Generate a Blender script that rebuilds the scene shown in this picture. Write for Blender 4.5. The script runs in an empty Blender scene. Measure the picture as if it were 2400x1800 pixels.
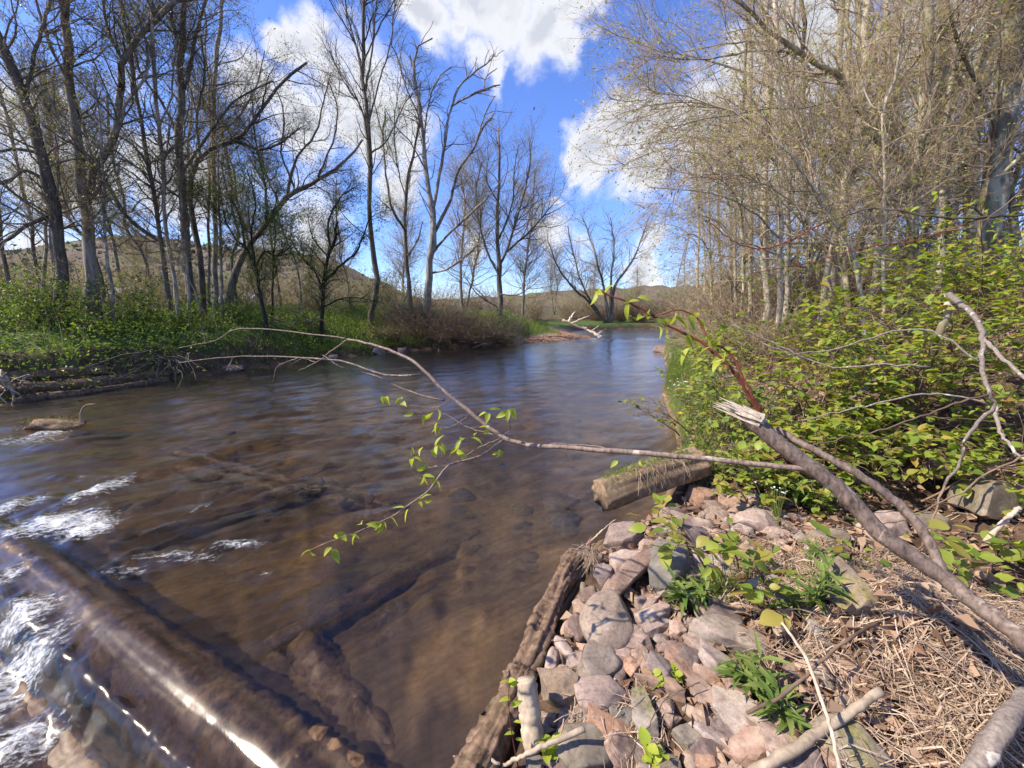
import bpy, bmesh, math, time
import numpy as np
from mathutils import Matrix, Vector

T0 = time.time()
S = bpy.context.scene
COL = S.collection
R = math.radians

# ------------------------------------------------------------------ camera, sky, sun, exposure
CAM_H, FPX, PITCH = 1.75, 901.0, math.atan(185.0 / 901.0)
cam_d = bpy.data.cameras.new('camera')
cam = bpy.data.objects.new('camera', cam_d)
COL.objects.link(cam)
cam_d.sensor_width = 36.0
cam_d.lens = 36.0 * FPX / 2400.0
cam_d.clip_start, cam_d.clip_end = 0.02, 6000
cam.location = (0, 0, CAM_H)
cam.rotation_euler = (math.pi / 2 - PITCH, 0, 0)
S.camera = cam
cam['kind'] = 'helper'

SUN_AZ, SUN_EL = R(-97), R(44)          # azimuth from +Y towards +X : the sun stands to the left
sun_dir = Vector((math.sin(SUN_AZ) * math.cos(SUN_EL), math.cos(SUN_AZ) * math.cos(SUN_EL), math.sin(SUN_EL)))
sun_d = bpy.data.lights.new('sun', 'SUN')
sun_d.energy, sun_d.angle, sun_d.color = 5.0, R(0.53), (1.0, 0.88, 0.71)
sun = bpy.data.objects.new('sun', sun_d)
COL.objects.link(sun)
sun.rotation_euler = sun_dir.to_track_quat('Z', 'Y').to_euler()
sun.location = sun_dir * 50

W = bpy.data.worlds.new('World')
S.world = W
W.use_nodes = True
S.view_settings.view_transform = 'Standard'
S.view_settings.look = 'None'
S.view_settings.gamma = 1
S.view_settings.use_curve_mapping = False
S.view_settings.exposure = 0.75
cy = S.cycles
cy.use_denoising = True
cy.max_bounces, cy.diffuse_bounces, cy.glossy_bounces = 8, 3, 3
cy.transmission_bounces, cy.transparent_max_bounces = 4, 12
cy.caustics_reflective = cy.caustics_refractive = False
cy.sample_clamp_indirect = 6
cy.use_adaptive_sampling, cy.adaptive_threshold = True, .02


def ray(px, py):
    c, s = math.cos(PITCH), math.sin(PITCH)
    x, y = (px - 1200) / FPX, (900 - py) / FPX
    return np.array([x, c + s * y, -s + c * y])


def onz(px, py, z=0.0):
    r = ray(px, py)
    return np.array([0, 0, CAM_H]) + r * (z - CAM_H) / r[2]


def at(px, py, Y):
    r = ray(px, py)
    return np.array([0, 0, CAM_H]) + r * Y / r[1]


class NT:                                   # tiny node-tree helper
    def __init__(self, tree):
        self.t = tree
        tree.nodes.clear()

    def n(self, kind, **kw):
        nd = self.t.nodes.new(kind)
        for k, v in kw.items():
            if k.startswith('i_'):
                nd.inputs[k[2:].replace('_', ' ')].default_value = v
            elif k.startswith('x'):
                nd.inputs[int(k[1:])].default_value = v
            else:
                setattr(nd, k, v)
        return nd

    def l(self, a, b, oi=0, ii=0):
        o = a.outputs[oi] if not isinstance(a, bpy.types.NodeSocket) else a
        i = b.inputs[ii] if not isinstance(b, bpy.types.NodeSocket) else b
        self.t.links.new(o, i)

    def math(self, op, a, b=None, c=None, clamp=False):
        nd = self.n('ShaderNodeMath', operation=op, use_clamp=clamp)
        for k, v in enumerate((a, b, c)):
            if v is None:
                continue
            if isinstance(v, (int, float)):
                nd.inputs[k].default_value = v
            else:
                self.l(v, nd, ii=k)
        return nd.outputs[0]

    def ramp(self, fac, stops, interp='LINEAR'):
        nd = self.n('ShaderNodeValToRGB')
        cr = nd.color_ramp
        cr.interpolation = interp
        while len(cr.elements) < len(stops):
            cr.elements.new(0.5)
        for e, (p, col) in zip(cr.elements, stops):
            e.position = p
            e.color = (*col, 1) if len(col) == 3 else col
        self.l(fac, nd)
        return nd.outputs[0]

    def mix(self, fac, a, b, mode='MIX'):
        nd = self.n('ShaderNodeMix', data_type='RGBA', blend_type=mode)
        for k, v in ((0, fac), (6, a), (7, b)):
            if isinstance(v, (int, float)):
                nd.inputs[k].default_value = v
            elif isinstance(v, tuple):
                nd.inputs[k].default_value = (*v, 1)
            else:
                self.l(v, nd, ii=k)
        return nd.outputs[2]

    def noise(self, vec, scale, detail=4, rough=0.55, dist=0.0, dim='3D'):
        nd = self.n('ShaderNodeTexNoise', noise_dimensions=dim)
        nd.inputs['Scale'].default_value = scale
        nd.inputs['Detail'].default_value = detail
        nd.inputs['Roughness'].default_value = rough
        nd.inputs['Distortion'].default_value = dist
        if vec is not None:
            self.l(vec, nd)
        return nd.outputs[0]

    def mapping(self, vec, scale=(1, 1, 1), rot=(0, 0, 0), loc=(0, 0, 0), kind='POINT'):
        nd = self.n('ShaderNodeMapping', vector_type=kind)
        nd.inputs['Scale'].default_value = scale
        nd.inputs['Rotation'].default_value = rot
        nd.inputs['Location'].default_value = loc
        self.l(vec, nd)
        return nd.outputs[0]


def build_world():
    t = NT(W.node_tree)
    out = t.n('ShaderNodeOutputWorld')
    bg = t.n('ShaderNodeBackground')
    bg.inputs[1].default_value = 0.12
    sky = t.n('ShaderNodeTexSky', sky_type='NISHITA', sun_disc=False)
    sky.sun_elevation, sky.sun_rotation = SUN_EL, SUN_AZ
    sky.altitude, sky.air_density, sky.dust_density, sky.ozone_density = 300, 1.0, 0.35, 2.2
    tc = t.n('ShaderNodeTexCoord')
    D = tc.outputs['Generated']
    wn = t.n('ShaderNodeTexNoise')
    wn.inputs['Scale'].default_value = 5.0
    wn.inputs['Detail'].default_value = 6
    wn.inputs['Roughness'].default_value = .58
    t.l(D, wn)
    off = t.n('ShaderNodeVectorMath', operation='MULTIPLY_ADD')
    t.l(wn.outputs[1], off)
    off.inputs[1].default_value = (.34, .34, .26)
    off.inputs[2].default_value = (-.17, -.17, -.13)
    ad = t.n('ShaderNodeVectorMath', operation='ADD')
    t.l(D, ad)
    t.l(off, ad, ii=1)
    # cumulus heads: (px, py, radius px, weight) for the part in view, then directions for the rest of the same broken sky
    heads = [(1020, 10, 130, 1), (1170, 0, 170, 1), (1330, 40, 150, 1), (1090, 80, 90, .7), (1150, 165, 95, 1), (1380, 110, 90, .8), (1090, 200, 45, .6),
             (760, 130, 120, 1), (860, 300, 170, 1), (950, 420, 110, .8), (700, 330, 120, .9), (600, 210, 130, .8),
             (1400, 370, 100, 1), (1500, 330, 120, 1), (1490, 440, 110, 1), (1640, 300, 170, 1), (1800, 380, 170, .9), (1340, 430, 45, .7), (1290, 470, 35, .6),
             (1850, 120, 190, .9), (2150, 250, 240, .8), (2000, 450, 130, .7), (430, 450, 170, .9), (180, 420, 170, .9), (60, 250, 150, .7), (330, 150, 110, .5),
             (1330, 560, 90, .7), (1500, 600, 100, .8), (1120, 560, 90, .6), (700, 560, 180, .7), (150, 620, 150, .7)]
    C = []
    for (px, py, r, w) in heads:
        v = ray(px, py)
        ln = np.linalg.norm(v)
        C.append((v / ln, r / FPX / ln * .88, w))
    rr_ = np.random.default_rng(3)
    for az in range(75, 300, 25):
        el = R(rr_.uniform(8, 60))
        a_ = R(az + rr_.uniform(-9, 9))
        C.append((np.array([math.sin(a_) * math.cos(el), math.cos(a_) * math.cos(el), math.sin(el)]), rr_.uniform(.12, .24), .9))
    acc = None
    for (v, r, w) in C:
        dn = t.n('ShaderNodeVectorMath', operation='DISTANCE')
        t.l(ad, dn)
        dn.inputs[1].default_value = tuple(v)
        m = t.math('MULTIPLY_ADD', dn.outputs['Value'], -w / r, w)
        acc = m if acc is None else t.math('MAXIMUM', acc, m)
    fine = t.noise(ad.outputs[0], 13, 4, .6)
    dens = t.math('ADD', acc, t.math('MULTIPLY', t.math('SUBTRACT', fine, .5), .55))
    cover = t.ramp(dens, [(.0, (0, 0, 0)), (.55, (1, 1, 1))], 'EASE')
    lit = t.ramp(dens, [(.05, (5.4, 5.45, 5.6)), (.40, (5.2, 5.2, 5.3)), (.8, (3.5, 3.65, 4.05))])
    skyc = t.mix(1.0, sky.outputs[0], (.72, .88, 1.38), 'MULTIPLY')
    col = t.mix(t.math('MULTIPLY', cover, .96), skyc, lit)
    t.l(col, bg)
    t.l(bg, out)
    W.cycles.sampling_method = 'MANUAL'
    W.cycles.sample_map_resolution = 256


build_world()

# ------------------------------------------------------------------ small numeric helpers
RNG = np.random.default_rng(7)


def _h(i, j, k, seed):
    n = (i * 374761393 + j * 668265263 + k * 2147483647 + seed * 974634777) & 0xFFFFFFFF
    n = ((n ^ (n >> 13)) * 1274126177) & 0xFFFFFFFF
    return ((n ^ (n >> 16)) & 0xFFFF) / 65535.0


def vnoise(p, seed=0):
    p = np.asarray(p, float)
    if p.shape[-1] == 2:
        p = np.concatenate([p, np.zeros(p.shape[:-1] + (1,))], -1)
    i = np.floor(p).astype(np.int64)
    f = p - i
    f = f * f * (3 - 2 * f)
    r = 0
    for a in (0, 1):
        wa = f[..., 0] if a else 1 - f[..., 0]
        for b in (0, 1):
            wb = f[..., 1] if b else 1 - f[..., 1]
            for c in (0, 1):
                wc = f[..., 2] if c else 1 - f[..., 2]
                r = r + wa * wb * wc * _h(i[..., 0] + a, i[..., 1] + b, i[..., 2] + c, seed)
    return r * 2 - 1


def fbm(p, oct=4, seed=0, gain=.5):
    p = np.asarray(p, float)
    a, r = 1.0, 0
    for o in range(oct):
        r = r + a * vnoise(p * 2.0 ** o + 17.3 * o, seed + o)
        a *= gain
    return r


def norm(v):
    return v / np.maximum(np.linalg.norm(v, axis=-1, keepdims=True), 1e-9)


def sstep(a, b, x):
    t = np.clip((x - a) / (b - a), 0, 1)
    return t * t * (3 - 2 * t)


TRI = [0]


def mesh_arrays(name, V, quads=None, tris=None, smooth=True, mat=None):
    me = bpy.data.meshes.new(name)
    V = np.asarray(V, np.float32).reshape(-1, 3)
    nq = 0 if quads is None else len(quads)
    nt = 0 if tris is None else len(tris)
    me.vertices.add(len(V))
    me.vertices.foreach_set('co', V.ravel())
    idx = []
    if nq:
        idx.append(np.asarray(quads, np.int32).ravel())
    if nt:
        idx.append(np.asarray(tris, np.int32).ravel())
    idx = np.concatenate(idx)
    me.loops.add(len(idx))
    me.loops.foreach_set('vertex_index', idx)
    st = np.concatenate([np.arange(nq, dtype=np.int32) * 4, nq * 4 + np.arange(nt, dtype=np.int32) * 3])
    me.polygons.add(nq + nt)
    me.polygons.foreach_set('loop_start', st)
    me.update(calc_edges=True)
    me.polygons.foreach_set('use_smooth', np.full(nq + nt, smooth))
    if mat is not None:
        me.materials.append(mat)
    TRI[0] += nq * 2 + nt
    return me


def link(name, me, parent=None, mw=None):
    o = bpy.data.objects.new(name, me)
    COL.objects.link(o)
    if parent is not None:
        o.parent = parent
    if mw is not None:
        o.matrix_basis = mw
    return o


def tag(o, label=None, cat=None, group=None, kind=None):
    if label:
        o['label'] = label
    if cat:
        o['category'] = cat
    if group:
        o['group'] = group
    if kind:
        o['kind'] = kind
    return o


def empty(name, loc):
    o = bpy.data.objects.new(name, None)
    COL.objects.link(o)
    o.location = tuple(float(v) for v in loc)
    o.empty_display_size = .1
    return o


def tube_arrays(P, Rd, sides=6, cap=False, off=0):
    """P (N,k,3), Rd (N,k) -> verts, quads, tris of N tubes"""
    P = np.asarray(P, float)
    Rd = np.asarray(Rd, float)
    N, k = P.shape[:2]
    T = norm(np.gradient(P, axis=1))
    mean = norm(P[:, -1] - P[:, 0])
    ref = np.where(np.abs(mean[:, 2:3]) > .8, np.array([[1.0, 0.13, 0]]), np.array([[0.1, 0.05, 1.0]]))
    ref = np.repeat(ref[:, None, :], k, 1)
    U = norm(np.cross(T, ref))
    Vv = np.cross(T, U)
    ph = np.arange(sides) * 2 * np.pi / sides
    ring = P[:, :, None, :] + Rd[:, :, None, None] * (np.cos(ph)[None, None, :, None] * U[:, :, None, :] + np.sin(ph)[None, None, :, None] * Vv[:, :, None, :])
    V = ring.reshape(-1, 3)
    base = (np.arange(N)[:, None, None] * k + np.arange(k - 1)[None, :, None]) * sides
    j = np.arange(sides)[None, None, :]
    j2 = (j + 1) % sides
    q = np.stack([base + j, base + j2, base + sides + j2, base + sides + j], -1).reshape(-1, 4)
    tris = None
    if cap:
        C = np.concatenate([P[:, 0], P[:, -1]])
        nb = len(V)
        V = np.concatenate([V, C])
        tr = []
        for n in range(N):
            b0, b1 = n * k * sides, (n * k + k - 1) * sides
            for s in range(sides):
                tr.append((nb + n, b0 + (s + 1) % sides, b0 + s))
                tr.append((nb + N + n, b1 + s, b1 + (s + 1) % sides))
        tris = np.array(tr)
    return V, q + off, (tris + off if tris is not None else None)


def spike_arrays(P, Rd, sides=3):
    """cheap tapered twigs that end in a point"""
    N, k = P.shape[:2]
    V, q, _ = tube_arrays(P[:, :-1], Rd[:, :-1], sides)
    nb = len(V)
    V = np.concatenate([V, P[:, -1]])
    b = (np.arange(N) * (k - 1) + k - 2)[:, None] * sides
    j = np.arange(sides)[None]
    tr = np.stack([b + j, b + (j + 1) % sides, np.repeat(nb + np.arange(N)[:, None], sides, 1)], -1).reshape(-1, 3)
    return V, q, tr


def pyr_arrays(P, Rd):
    """the finest twigs: three-sided spikes"""
    A, B = P[:, 0], P[:, -1]
    T = norm(B - A)
    U = norm(np.cross(T, np.array([[.31, .52, .79]])))
    W_ = np.cross(T, U)
    r = Rd[:, :1]
    V = np.stack([A + U * r, A + (-.5 * U + .866 * W_) * r, A + (-.5 * U - .866 * W_) * r, B], 1).reshape(-1, 3)
    o = np.arange(len(A))[:, None] * 4
    return V, None, np.concatenate([o + np.array([[0, 1, 3]]), o + np.array([[1, 2, 3]]), o + np.array([[2, 0, 3]])])


def join_arrays(parts):
    Vs, Qs, Ts, o = [], [], [], 0
    for V, q, t in parts:
        Vs.append(V)
        if q is not None and len(q):
            Qs.append(q + o)
        if t is not None and len(t):
            Ts.append(t + o)
        o += len(V)
    return np.concatenate(Vs), (np.concatenate(Qs) if Qs else None), (np.concatenate(Ts) if Ts else None)


def resample(pts, k, cat=True):
    pts = np.asarray(pts, float)
    d = np.concatenate([[0], np.cumsum(np.linalg.norm(np.diff(pts, axis=0), axis=1))])
    d /= d[-1]
    u = np.linspace(0, 1, k)
    if not cat or len(pts) < 3:
        return np.stack([np.interp(u, d, pts[:, c]) for c in range(pts.shape[1])], 1)
    out = np.zeros((k, pts.shape[1]))
    m = np.zeros_like(pts)                       # finite-difference tangents
    m[1:-1] = (pts[2:] - pts[:-2]) / (d[2:] - d[:-2])[:, None]
    m[0] = (pts[1] - pts[0]) / (d[1] - d[0])
    m[-1] = (pts[-1] - pts[-2]) / (d[-1] - d[-2])
    i = np.clip(np.searchsorted(d, u, side='right') - 1, 0, len(d) - 2)
    h = (d[i + 1] - d[i])[:, None]
    t = ((u - d[i])[:, None]) / h
    out = (2 * t**3 - 3 * t**2 + 1) * pts[i] + (t**3 - 2 * t**2 + t) * h * m[i] + (-2 * t**3 + 3 * t**2) * pts[i + 1] + (t**3 - t**2) * h * m[i + 1]
    return out


def spawn(P, Rd, n, t0, t1, L, ang, up=0.0, wig=.12, k=5, rfac=.55, rtip=.0015, rng=RNG, bias=(0, 0, 0), lt=.4, rmax=1.0):
    """n child polylines grown out of the parents P (N,kp,3)"""
    N, kp = P.shape[:2]
    ln = np.linalg.norm(np.diff(P, axis=1), axis=2).sum(1)
    idx = rng.choice(N, n, p=ln / ln.sum())
    t = rng.uniform(t0, t1, n)
    s = t * (kp - 1)
    i = np.minimum(s.astype(int), kp - 2)
    f = (s - i)[:, None]
    A, B = P[idx, i], P[idx, i + 1]
    st = A * (1 - f) + B * f
    T = norm(B - A)
    r = Rd[idx, i] * (1 - f[:, 0]) + Rd[idx, i + 1] * f[:, 0]
    pr = norm(np.cross(T, rng.normal(size=(n, 3))))
    a = np.clip(rng.normal(ang, .18, n), .15, 1.5)[:, None]
    D = np.cos(a) * T + np.sin(a) * pr + np.array(bias) * rng.uniform(.3, 1.2, (n, 1))
    D = norm(D)
    le = L * rng.uniform(.45, 1.2, n) * (1 - lt * t)
    pts = [st]
    for _ in range(k - 1):
        D = norm(D + wig * rng.normal(size=(n, 3)) + np.array([0, 0, up]))
        pts.append(pts[-1] + D * (le / (k - 1))[:, None])
    C = np.stack(pts, 1)
    r0 = np.minimum(np.maximum(r * rfac, rtip * 1.3), rmax)
    CR = r0[:, None] * (1 - np.linspace(0, 1, k)[None, :]) + rtip * np.linspace(0, 1, k)[None, :]
    return C, CR


def leaf_cards(pos, d, size, wid=.45, fold=.25, rng=RNG, droop=0.0):
    n = len(pos)
    d = norm(d + np.array([0, 0, -droop]))
    side = norm(np.cross(d, rng.normal(size=(n, 3))))
    nr = np.cross(side, d)
    s = (size if np.ndim(size) else np.full(n, size))[:, None]
    b = pos
    m = pos + d * s * .5
    v = np.stack([b, m + side * s * wid * .5 + nr * s * fold * .3, pos + d * s, m - side * s * wid * .5 + nr * s * fold * .3], 1)
    o = np.arange(n)[:, None] * 4
    tr = np.concatenate([o + np.array([[0, 1, 2]]), o + np.array([[0, 2, 3]])])
    return v.reshape(-1, 3), None, tr
# ------------------------------------------------------------------ materials
MATS = {}


def mat(name):
    m = bpy.data.materials.new(name)
    m.use_nodes = True
    MATS[name] = m
    t = NT(m.node_tree)
    out = t.n('ShaderNodeOutputMaterial')
    return m, t, out


def principled(t, out, rough=.8, spec=.3):
    b = t.n('ShaderNodeBsdfPrincipled')
    b.inputs['Roughness'].default_value = rough
    b.inputs['Specular IOR Level'].default_value = spec
    t.l(b, out)
    return b


def bump(t, h, strength, dist):
    nd = t.n('ShaderNodeBump')
    nd.inputs['Strength'].default_value = strength
    nd.inputs['Distance'].default_value = dist
    t.l(h, nd, ii=2)
    return nd.outputs[0]


def bark(name, dark, light, scale=6.0, stretch=.18, bstr=.6, bdist=.02, patch=None, thr=(.5, .62), moss=None, rough=.9):
    m, t, out = mat(name)
    b = principled(t, out, rough, .2)
    tc = t.n('ShaderNodeTexCoord')
    oi = t.n('ShaderNodeObjectInfo')
    v = t.mapping(tc.outputs['Object'], (1, 1, stretch))
    n = t.noise(v, scale * 3, 6, .65, .4)
    col = t.ramp(n, [(.3, dark), (.7, light)])
    if patch:
        n2 = t.noise(t.mapping(tc.outputs['Object'], (1, 1, .5)), scale * .7, 4, .6, .3)
        col = t.mix(t.ramp(n2, [(thr[0], (0, 0, 0)), (thr[1], (1, 1, 1))]), col, patch)
    if moss:
        n3 = t.noise(tc.outputs['Object'], scale * .5, 5, .6)
        col = t.mix(t.ramp(n3, [(.52, (0, 0, 0)), (.66, (.8, .8, .8))]), col, moss)
    hv = t.n('ShaderNodeHueSaturation')
    t.l(t.math('ADD', t.math('MULTIPLY', oi.outputs['Random'], .5), .75), hv, ii=2)
    t.l(col, hv, ii=4)
    t.l(hv, b)
    t.l(bump(t, n, bstr, bdist), b.inputs['Normal'])
    return m


def leafmat(name, cols, trans=.45, rough=.45, spec=.35, scale=1.2):
    m, t, out = mat(name)
    geo = t.n('ShaderNodeNewGeometry')
    oi = t.n('ShaderNodeObjectInfo')
    tc = t.n('ShaderNodeTexCoord')
    rnd = t.math('FRACT', t.math('ADD', geo.outputs['Random Per Island'], t.math('MULTIPLY', oi.outputs['Random'], 7.31)))
    k = len(cols)
    col = t.ramp(rnd, [(i / (k - 1), c) for i, c in enumerate(cols)])
    n = t.noise(geo.outputs['Position'], scale, 3)
    hv = t.n('ShaderNodeHueSaturation')
    t.l(t.math('ADD', t.math('MULTIPLY', n, .7), .65), hv, ii=2)
    t.l(col, hv, ii=4)
    b = t.n('ShaderNodeBsdfPrincipled')
    b.inputs['Roughness'].default_value = rough
    b.inputs['Specular IOR Level'].default_value = spec
    t.l(hv, b)
    tr = t.n('ShaderNodeBsdfTranslucent')
    t.l(t.mix(1.0, hv.outputs[0], (1.25, 1.2, .6), 'MULTIPLY'), tr)
    mx = t.n('ShaderNodeMixShader')
    mx.inputs[0].default_value = trans
    t.l(b, mx, ii=1)
    t.l(tr, mx, ii=2)
    t.l(mx, out)
    return m


BARK_GREY = bark('bark_grey', (.045, .038, .032), (.22, .19, .16), 5, .15)
BARK_PALE = bark('bark_pale', (.10, .085, .07), (.46, .42, .36), 5, .2, patch=(.06, .05, .042), thr=(.52, .66))
BARK_DARK = bark('bark_dark', (.018, .015, .012), (.085, .07, .055), 6, .2)
BARK_WILLOW = bark('bark_willow', (.05, .042, .034), (.27, .235, .19), 4, .13)
BARK_LICHEN = bark('bark_lichen', (.10, .078, .05), (.29, .235, .15), 6, .35, patch=(.46, .43, .30), thr=(.50, .62), moss=(.19, .18, .065))
BARK_BIRCH = bark('bark_birch', (.25, .21, .15), (.60, .54, .42), 6, .5, patch=(.12, .09, .06), thr=(.6, .72))
BARK_SAPLING = bark('bark_sapling', (.06, .042, .034), (.30, .225, .18), 26, .5, .6, .004, patch=(.42, .35, .28), thr=(.60, .68), rough=.6)
BARK_SPECK = bark('bark_speckled', (.13, .105, .09), (.33, .28, .24), 30, .7, .4, .006, patch=(.52, .48, .42), thr=(.60, .66))
BARK_RED = bark('bark_red', (.09, .022, .015), (.22, .06, .035), 20, .4, .2, .003, rough=.5)
TWIG = bark('twig_grey', (.10, .08, .065), (.27, .225, .18), 5, .3, .2, .003)
TWIG_TAN = bark('twig_tan', (.20, .15, .10), (.45, .36, .25), 5, .3, .2, .003)
TWIG_DARK = bark('twig_dark', (.035, .028, .022), (.11, .09, .07), 5, .3, .2, .003)
TWIG_BROWN = bark('twig_brown', (.10, .065, .045), (.26, .18, .13), 3, .4, .2, .004)
WOOD_PALE = bark('wood_pale', (.26, .20, .14), (.58, .48, .36), 9, .12, .5, .006)
WOOD_WHITE = bark('wood_white', (.38, .31, .23), (.70, .62, .51), 14, .12, .6, .006)
WOOD_ROT = bark('wood_rotten', (.05, .03, .02), (.33, .22, .15), 9, .25, 1.0, .02, patch=(.33, .26, .19), thr=(.62, .72), moss=(.10, .085, .035))
WOOD_LOG = bark('wood_log', (.09, .06, .038), (.40, .29, .185), 9, .6, 1.0, .02, patch=(.20, .14, .085), thr=(.5, .66))
WOOD_WET = bark('wood_wet', (.03, .017, .010), (.19, .115, .065), 11, .7, 1.0, .04, patch=(.30, .19, .10), thr=(.56, .74), rough=.45)
LEAF_SHRUB = leafmat('leaf_shrub', [(.17, .26, .04), (.26, .35, .055), (.36, .43, .075), (.22, .32, .05), (.44, .38, .09), (.12, .20, .035)], .5)
LEAF_BRONZE = leafmat('leaf_bronze', [(.30, .27, .05), (.36, .24, .06), (.26, .29, .05)], .45)
LEAF_YOUNG = leafmat('leaf_young', [(.38, .46, .06), (.45, .50, .08), (.33, .43, .05)], .5)
LEAF_HERB = leafmat('leaf_herb', [(.10, .17, .035), (.16, .235, .055), (.23, .29, .08), (.13, .20, .04)], .35)
GRASS = leafmat('grass_green', [(.09, .17, .025), (.14, .23, .035), (.20, .27, .06), (.24, .26, .08)], .4)
COVER = leafmat('cover_green', [(.07, .14, .02), (.13, .22, .03), (.20, .30, .04), (.26, .33, .06)], .4, scale=.8)
BUD = leafmat('bud_olive', [(.16, .17, .06), (.25, .26, .08), (.31, .31, .11), (.13, .11, .055)], .35)
BUD_WILLOW = leafmat('bud_willow', [(.24, .25, .11), (.32, .31, .14), (.20, .20, .08)], .45)
BUD_LIME = leafmat('bud_lime', [(.34, .40, .08), (.44, .46, .12), (.26, .29, .07), (.18, .12, .06)], .5)
LEAF_DARK = leafmat('leaf_hawthorn', [(.11, .17, .03), (.16, .22, .045), (.22, .27, .07)], .4)
STRAW = leafmat('straw', [(.22, .14, .10), (.38, .28, .20), (.50, .39, .28), (.30, .20, .15), (.58, .48, .36)], .15, .6, .2, 3)
LITTER = leafmat('litter', [(.18, .10, .06), (.28, .18, .12), (.36, .24, .16), (.22, .15, .11), (.42, .31, .22)], .1, .7, .2, 3)


def stonemat(name, dark, light, moss=None, mthr=(.56, .68), layered=False):
    m, t, out = mat(name)
    b = principled(t, out, .88, .22)
    tc = t.n('ShaderNodeTexCoord')
    oi = t.n('ShaderNodeObjectInfo')
    off = t.n('ShaderNodeVectorMath', operation='ADD')
    t.l(tc.outputs['Object'], off)
    sc = t.n('ShaderNodeVectorMath', operation='SCALE')
    sc.inputs[0].default_value = (13.1, 7.7, 5.3)
    t.l(oi.outputs['Random'], sc.inputs['Scale'])
    t.l(sc, off, ii=1)
    v = off.outputs[0]
    n = t.noise(v, 9, 7, .62, .3)
    nf = t.noise(v, 60, 5, .7)
    col = t.ramp(n, [(.28, dark), (.55, tuple(.5 * (a + c) for a, c in zip(dark, light))), (.75, light)])
    spk = t.ramp(nf, [(.32, (.55, .52, .5)), (.5, (1, 1, 1)), (.72, (1.25, 1.22, 1.2))])
    col = t.mix(.8, col, spk, 'MULTIPLY')
    if layered:
        vz = t.mapping(v, (2.0, 2.0, 38))
        nl = t.noise(vz, 1.0, 3, .5, .2)
        col = t.mix(.7, col, t.ramp(nl, [(.35, (.5, .48, .48)), (.6, (1.1, 1.08, 1.05))]), 'MULTIPLY')
        hgt = t.math('ADD', t.math('MULTIPLY', nl, 1.0), t.math('MULTIPLY', n, .5))
    else:
        hgt = t.math('ADD', n, t.math('MULTIPLY', nf, .35))
    # hairline cracks and lichen of the stone itself
    vo = t.n('ShaderNodeTexVoronoi', feature='DISTANCE_TO_EDGE')
    vo.inputs['Scale'].default_value = 5
    t.l(t.mapping(v, (1, 1.6, 1)), vo)
    crack = t.ramp(vo.outputs['Distance'], [(0, (.55, .5, .48)), (.012, (1, 1, 1))])
    col = t.mix(.5, col, crack, 'MULTIPLY')
    nl2 = t.noise(v, 4.5, 4, .6)
    col = t.mix(t.ramp(nl2, [(.6, (0, 0, 0)), (.7, (.4, .4, .4))]), col, (.40, .35, .28))
    if moss:
        nm = t.noise(v, 6, 5, .65)
        g = t.n('ShaderNodeNewGeometry')
        sp = t.n('ShaderNodeSeparateXYZ')
        t.l(g.outputs['Normal'], sp)
        mk = t.math('MULTIPLY', t.ramp(nm, [(mthr[0], (0, 0, 0)), (mthr[1], (1, 1, 1))]), t.math('MULTIPLY', sp.outputs[2], 1.3, clamp=True))
        col = t.mix(mk, col, t.ramp(nf, [(.3, (.05, .045, .015)), (.7, (.23, .21, .06))]))
    hv = t.n('ShaderNodeHueSaturation')
    t.l(t.math('ADD', t.math('MULTIPLY', oi.outputs['Random'], .45), .78), hv, ii=2)
    t.l(t.math('ADD', t.math('MULTIPLY', t.math('FRACT', t.math('MULTIPLY', oi.outputs['Random'], 17.7)), .7), .6), hv, ii=1)
    t.l(col, hv, ii=4)
    t.l(hv, b)
    t.l(bump(t, hgt, 1.0, .02), b.inputs['Normal'])
    return m


ST_PINK = stonemat('stone_pink', (.21, .135, .10), (.46, .335, .27))
ST_TAN = stonemat('stone_tan', (.18, .135, .10), (.41, .32, .25))
ST_GREY = stonemat('stone_grey', (.13, .11, .085), (.31, .265, .21))
ST_PLUM = stonemat('stone_plum', (.11, .075, .065), (.27, .195, .165))
ST_LAYER = stonemat('stone_layered', (.17, .125, .10), (.45, .335, .275), layered=True)
ST_MOSS = stonemat('stone_mossy', (.21, .14, .11), (.45, .335, .275), moss=True)
ST_MOSSG = stonemat('stone_mossgrey', (.15, .12, .095), (.33, .275, .22), moss=True, mthr=(.48, .62))
ST_WET = stonemat('stone_wet', (.07, .05, .035), (.22, .155, .10))

# ------------------------------------------------------------------ the lie of the land (z = 0 is the river's level)
LSH = np.array([(-60, -3), (-30, 0), (-18, 2.2), (-13, 4.0), (-9.4, 6.8), (-8.7, 7.8), (-8.1, 9.4), (-7.4, 10.4), (-6.2, 12.7), (-4.5, 14.6), (-2.1, 16.6),
                (-.1, 17.3), (1.2, 18.2), (3.2, 19.9), (4.4, 21.6), (4.0, 23.0), (3.6, 25), (5.0, 27.6), (7.3, 28.6), (11, 29.2), (16, 31), (26, 38), (45, 50)], float)
RSH = np.array([(60, 45), (34, 36), (20, 28.5), (13, 25), (8.6, 20.5), (6.3, 16.2), (5.1, 12.8), (4.25, 10.4), (3.05, 7.6), (2.35, 5.3), (2.02, 4.4), (1.62, 3.6), (1.22, 2.95),
                (.66, 2.62), (.40, 2.15), (.14, 1.72), (.02, 1.36), (-.10, 1.05), (-.36, .5), (-.8, -.5), (-2, -3), (-6, -10), (-30, -30)], float)
RIVER = np.concatenate([LSH, RSH])


def segdist(p, poly):
    d = np.full(len(p), 1e9)
    for a, b in zip(poly[:-1], poly[1:]):
        ab = b - a
        t = np.clip(((p - a) @ ab) / (ab @ ab), 0, 1)
        d = np.minimum(d, np.linalg.norm(p - (a + t[:, None] * ab), axis=1))
    return d


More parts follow.
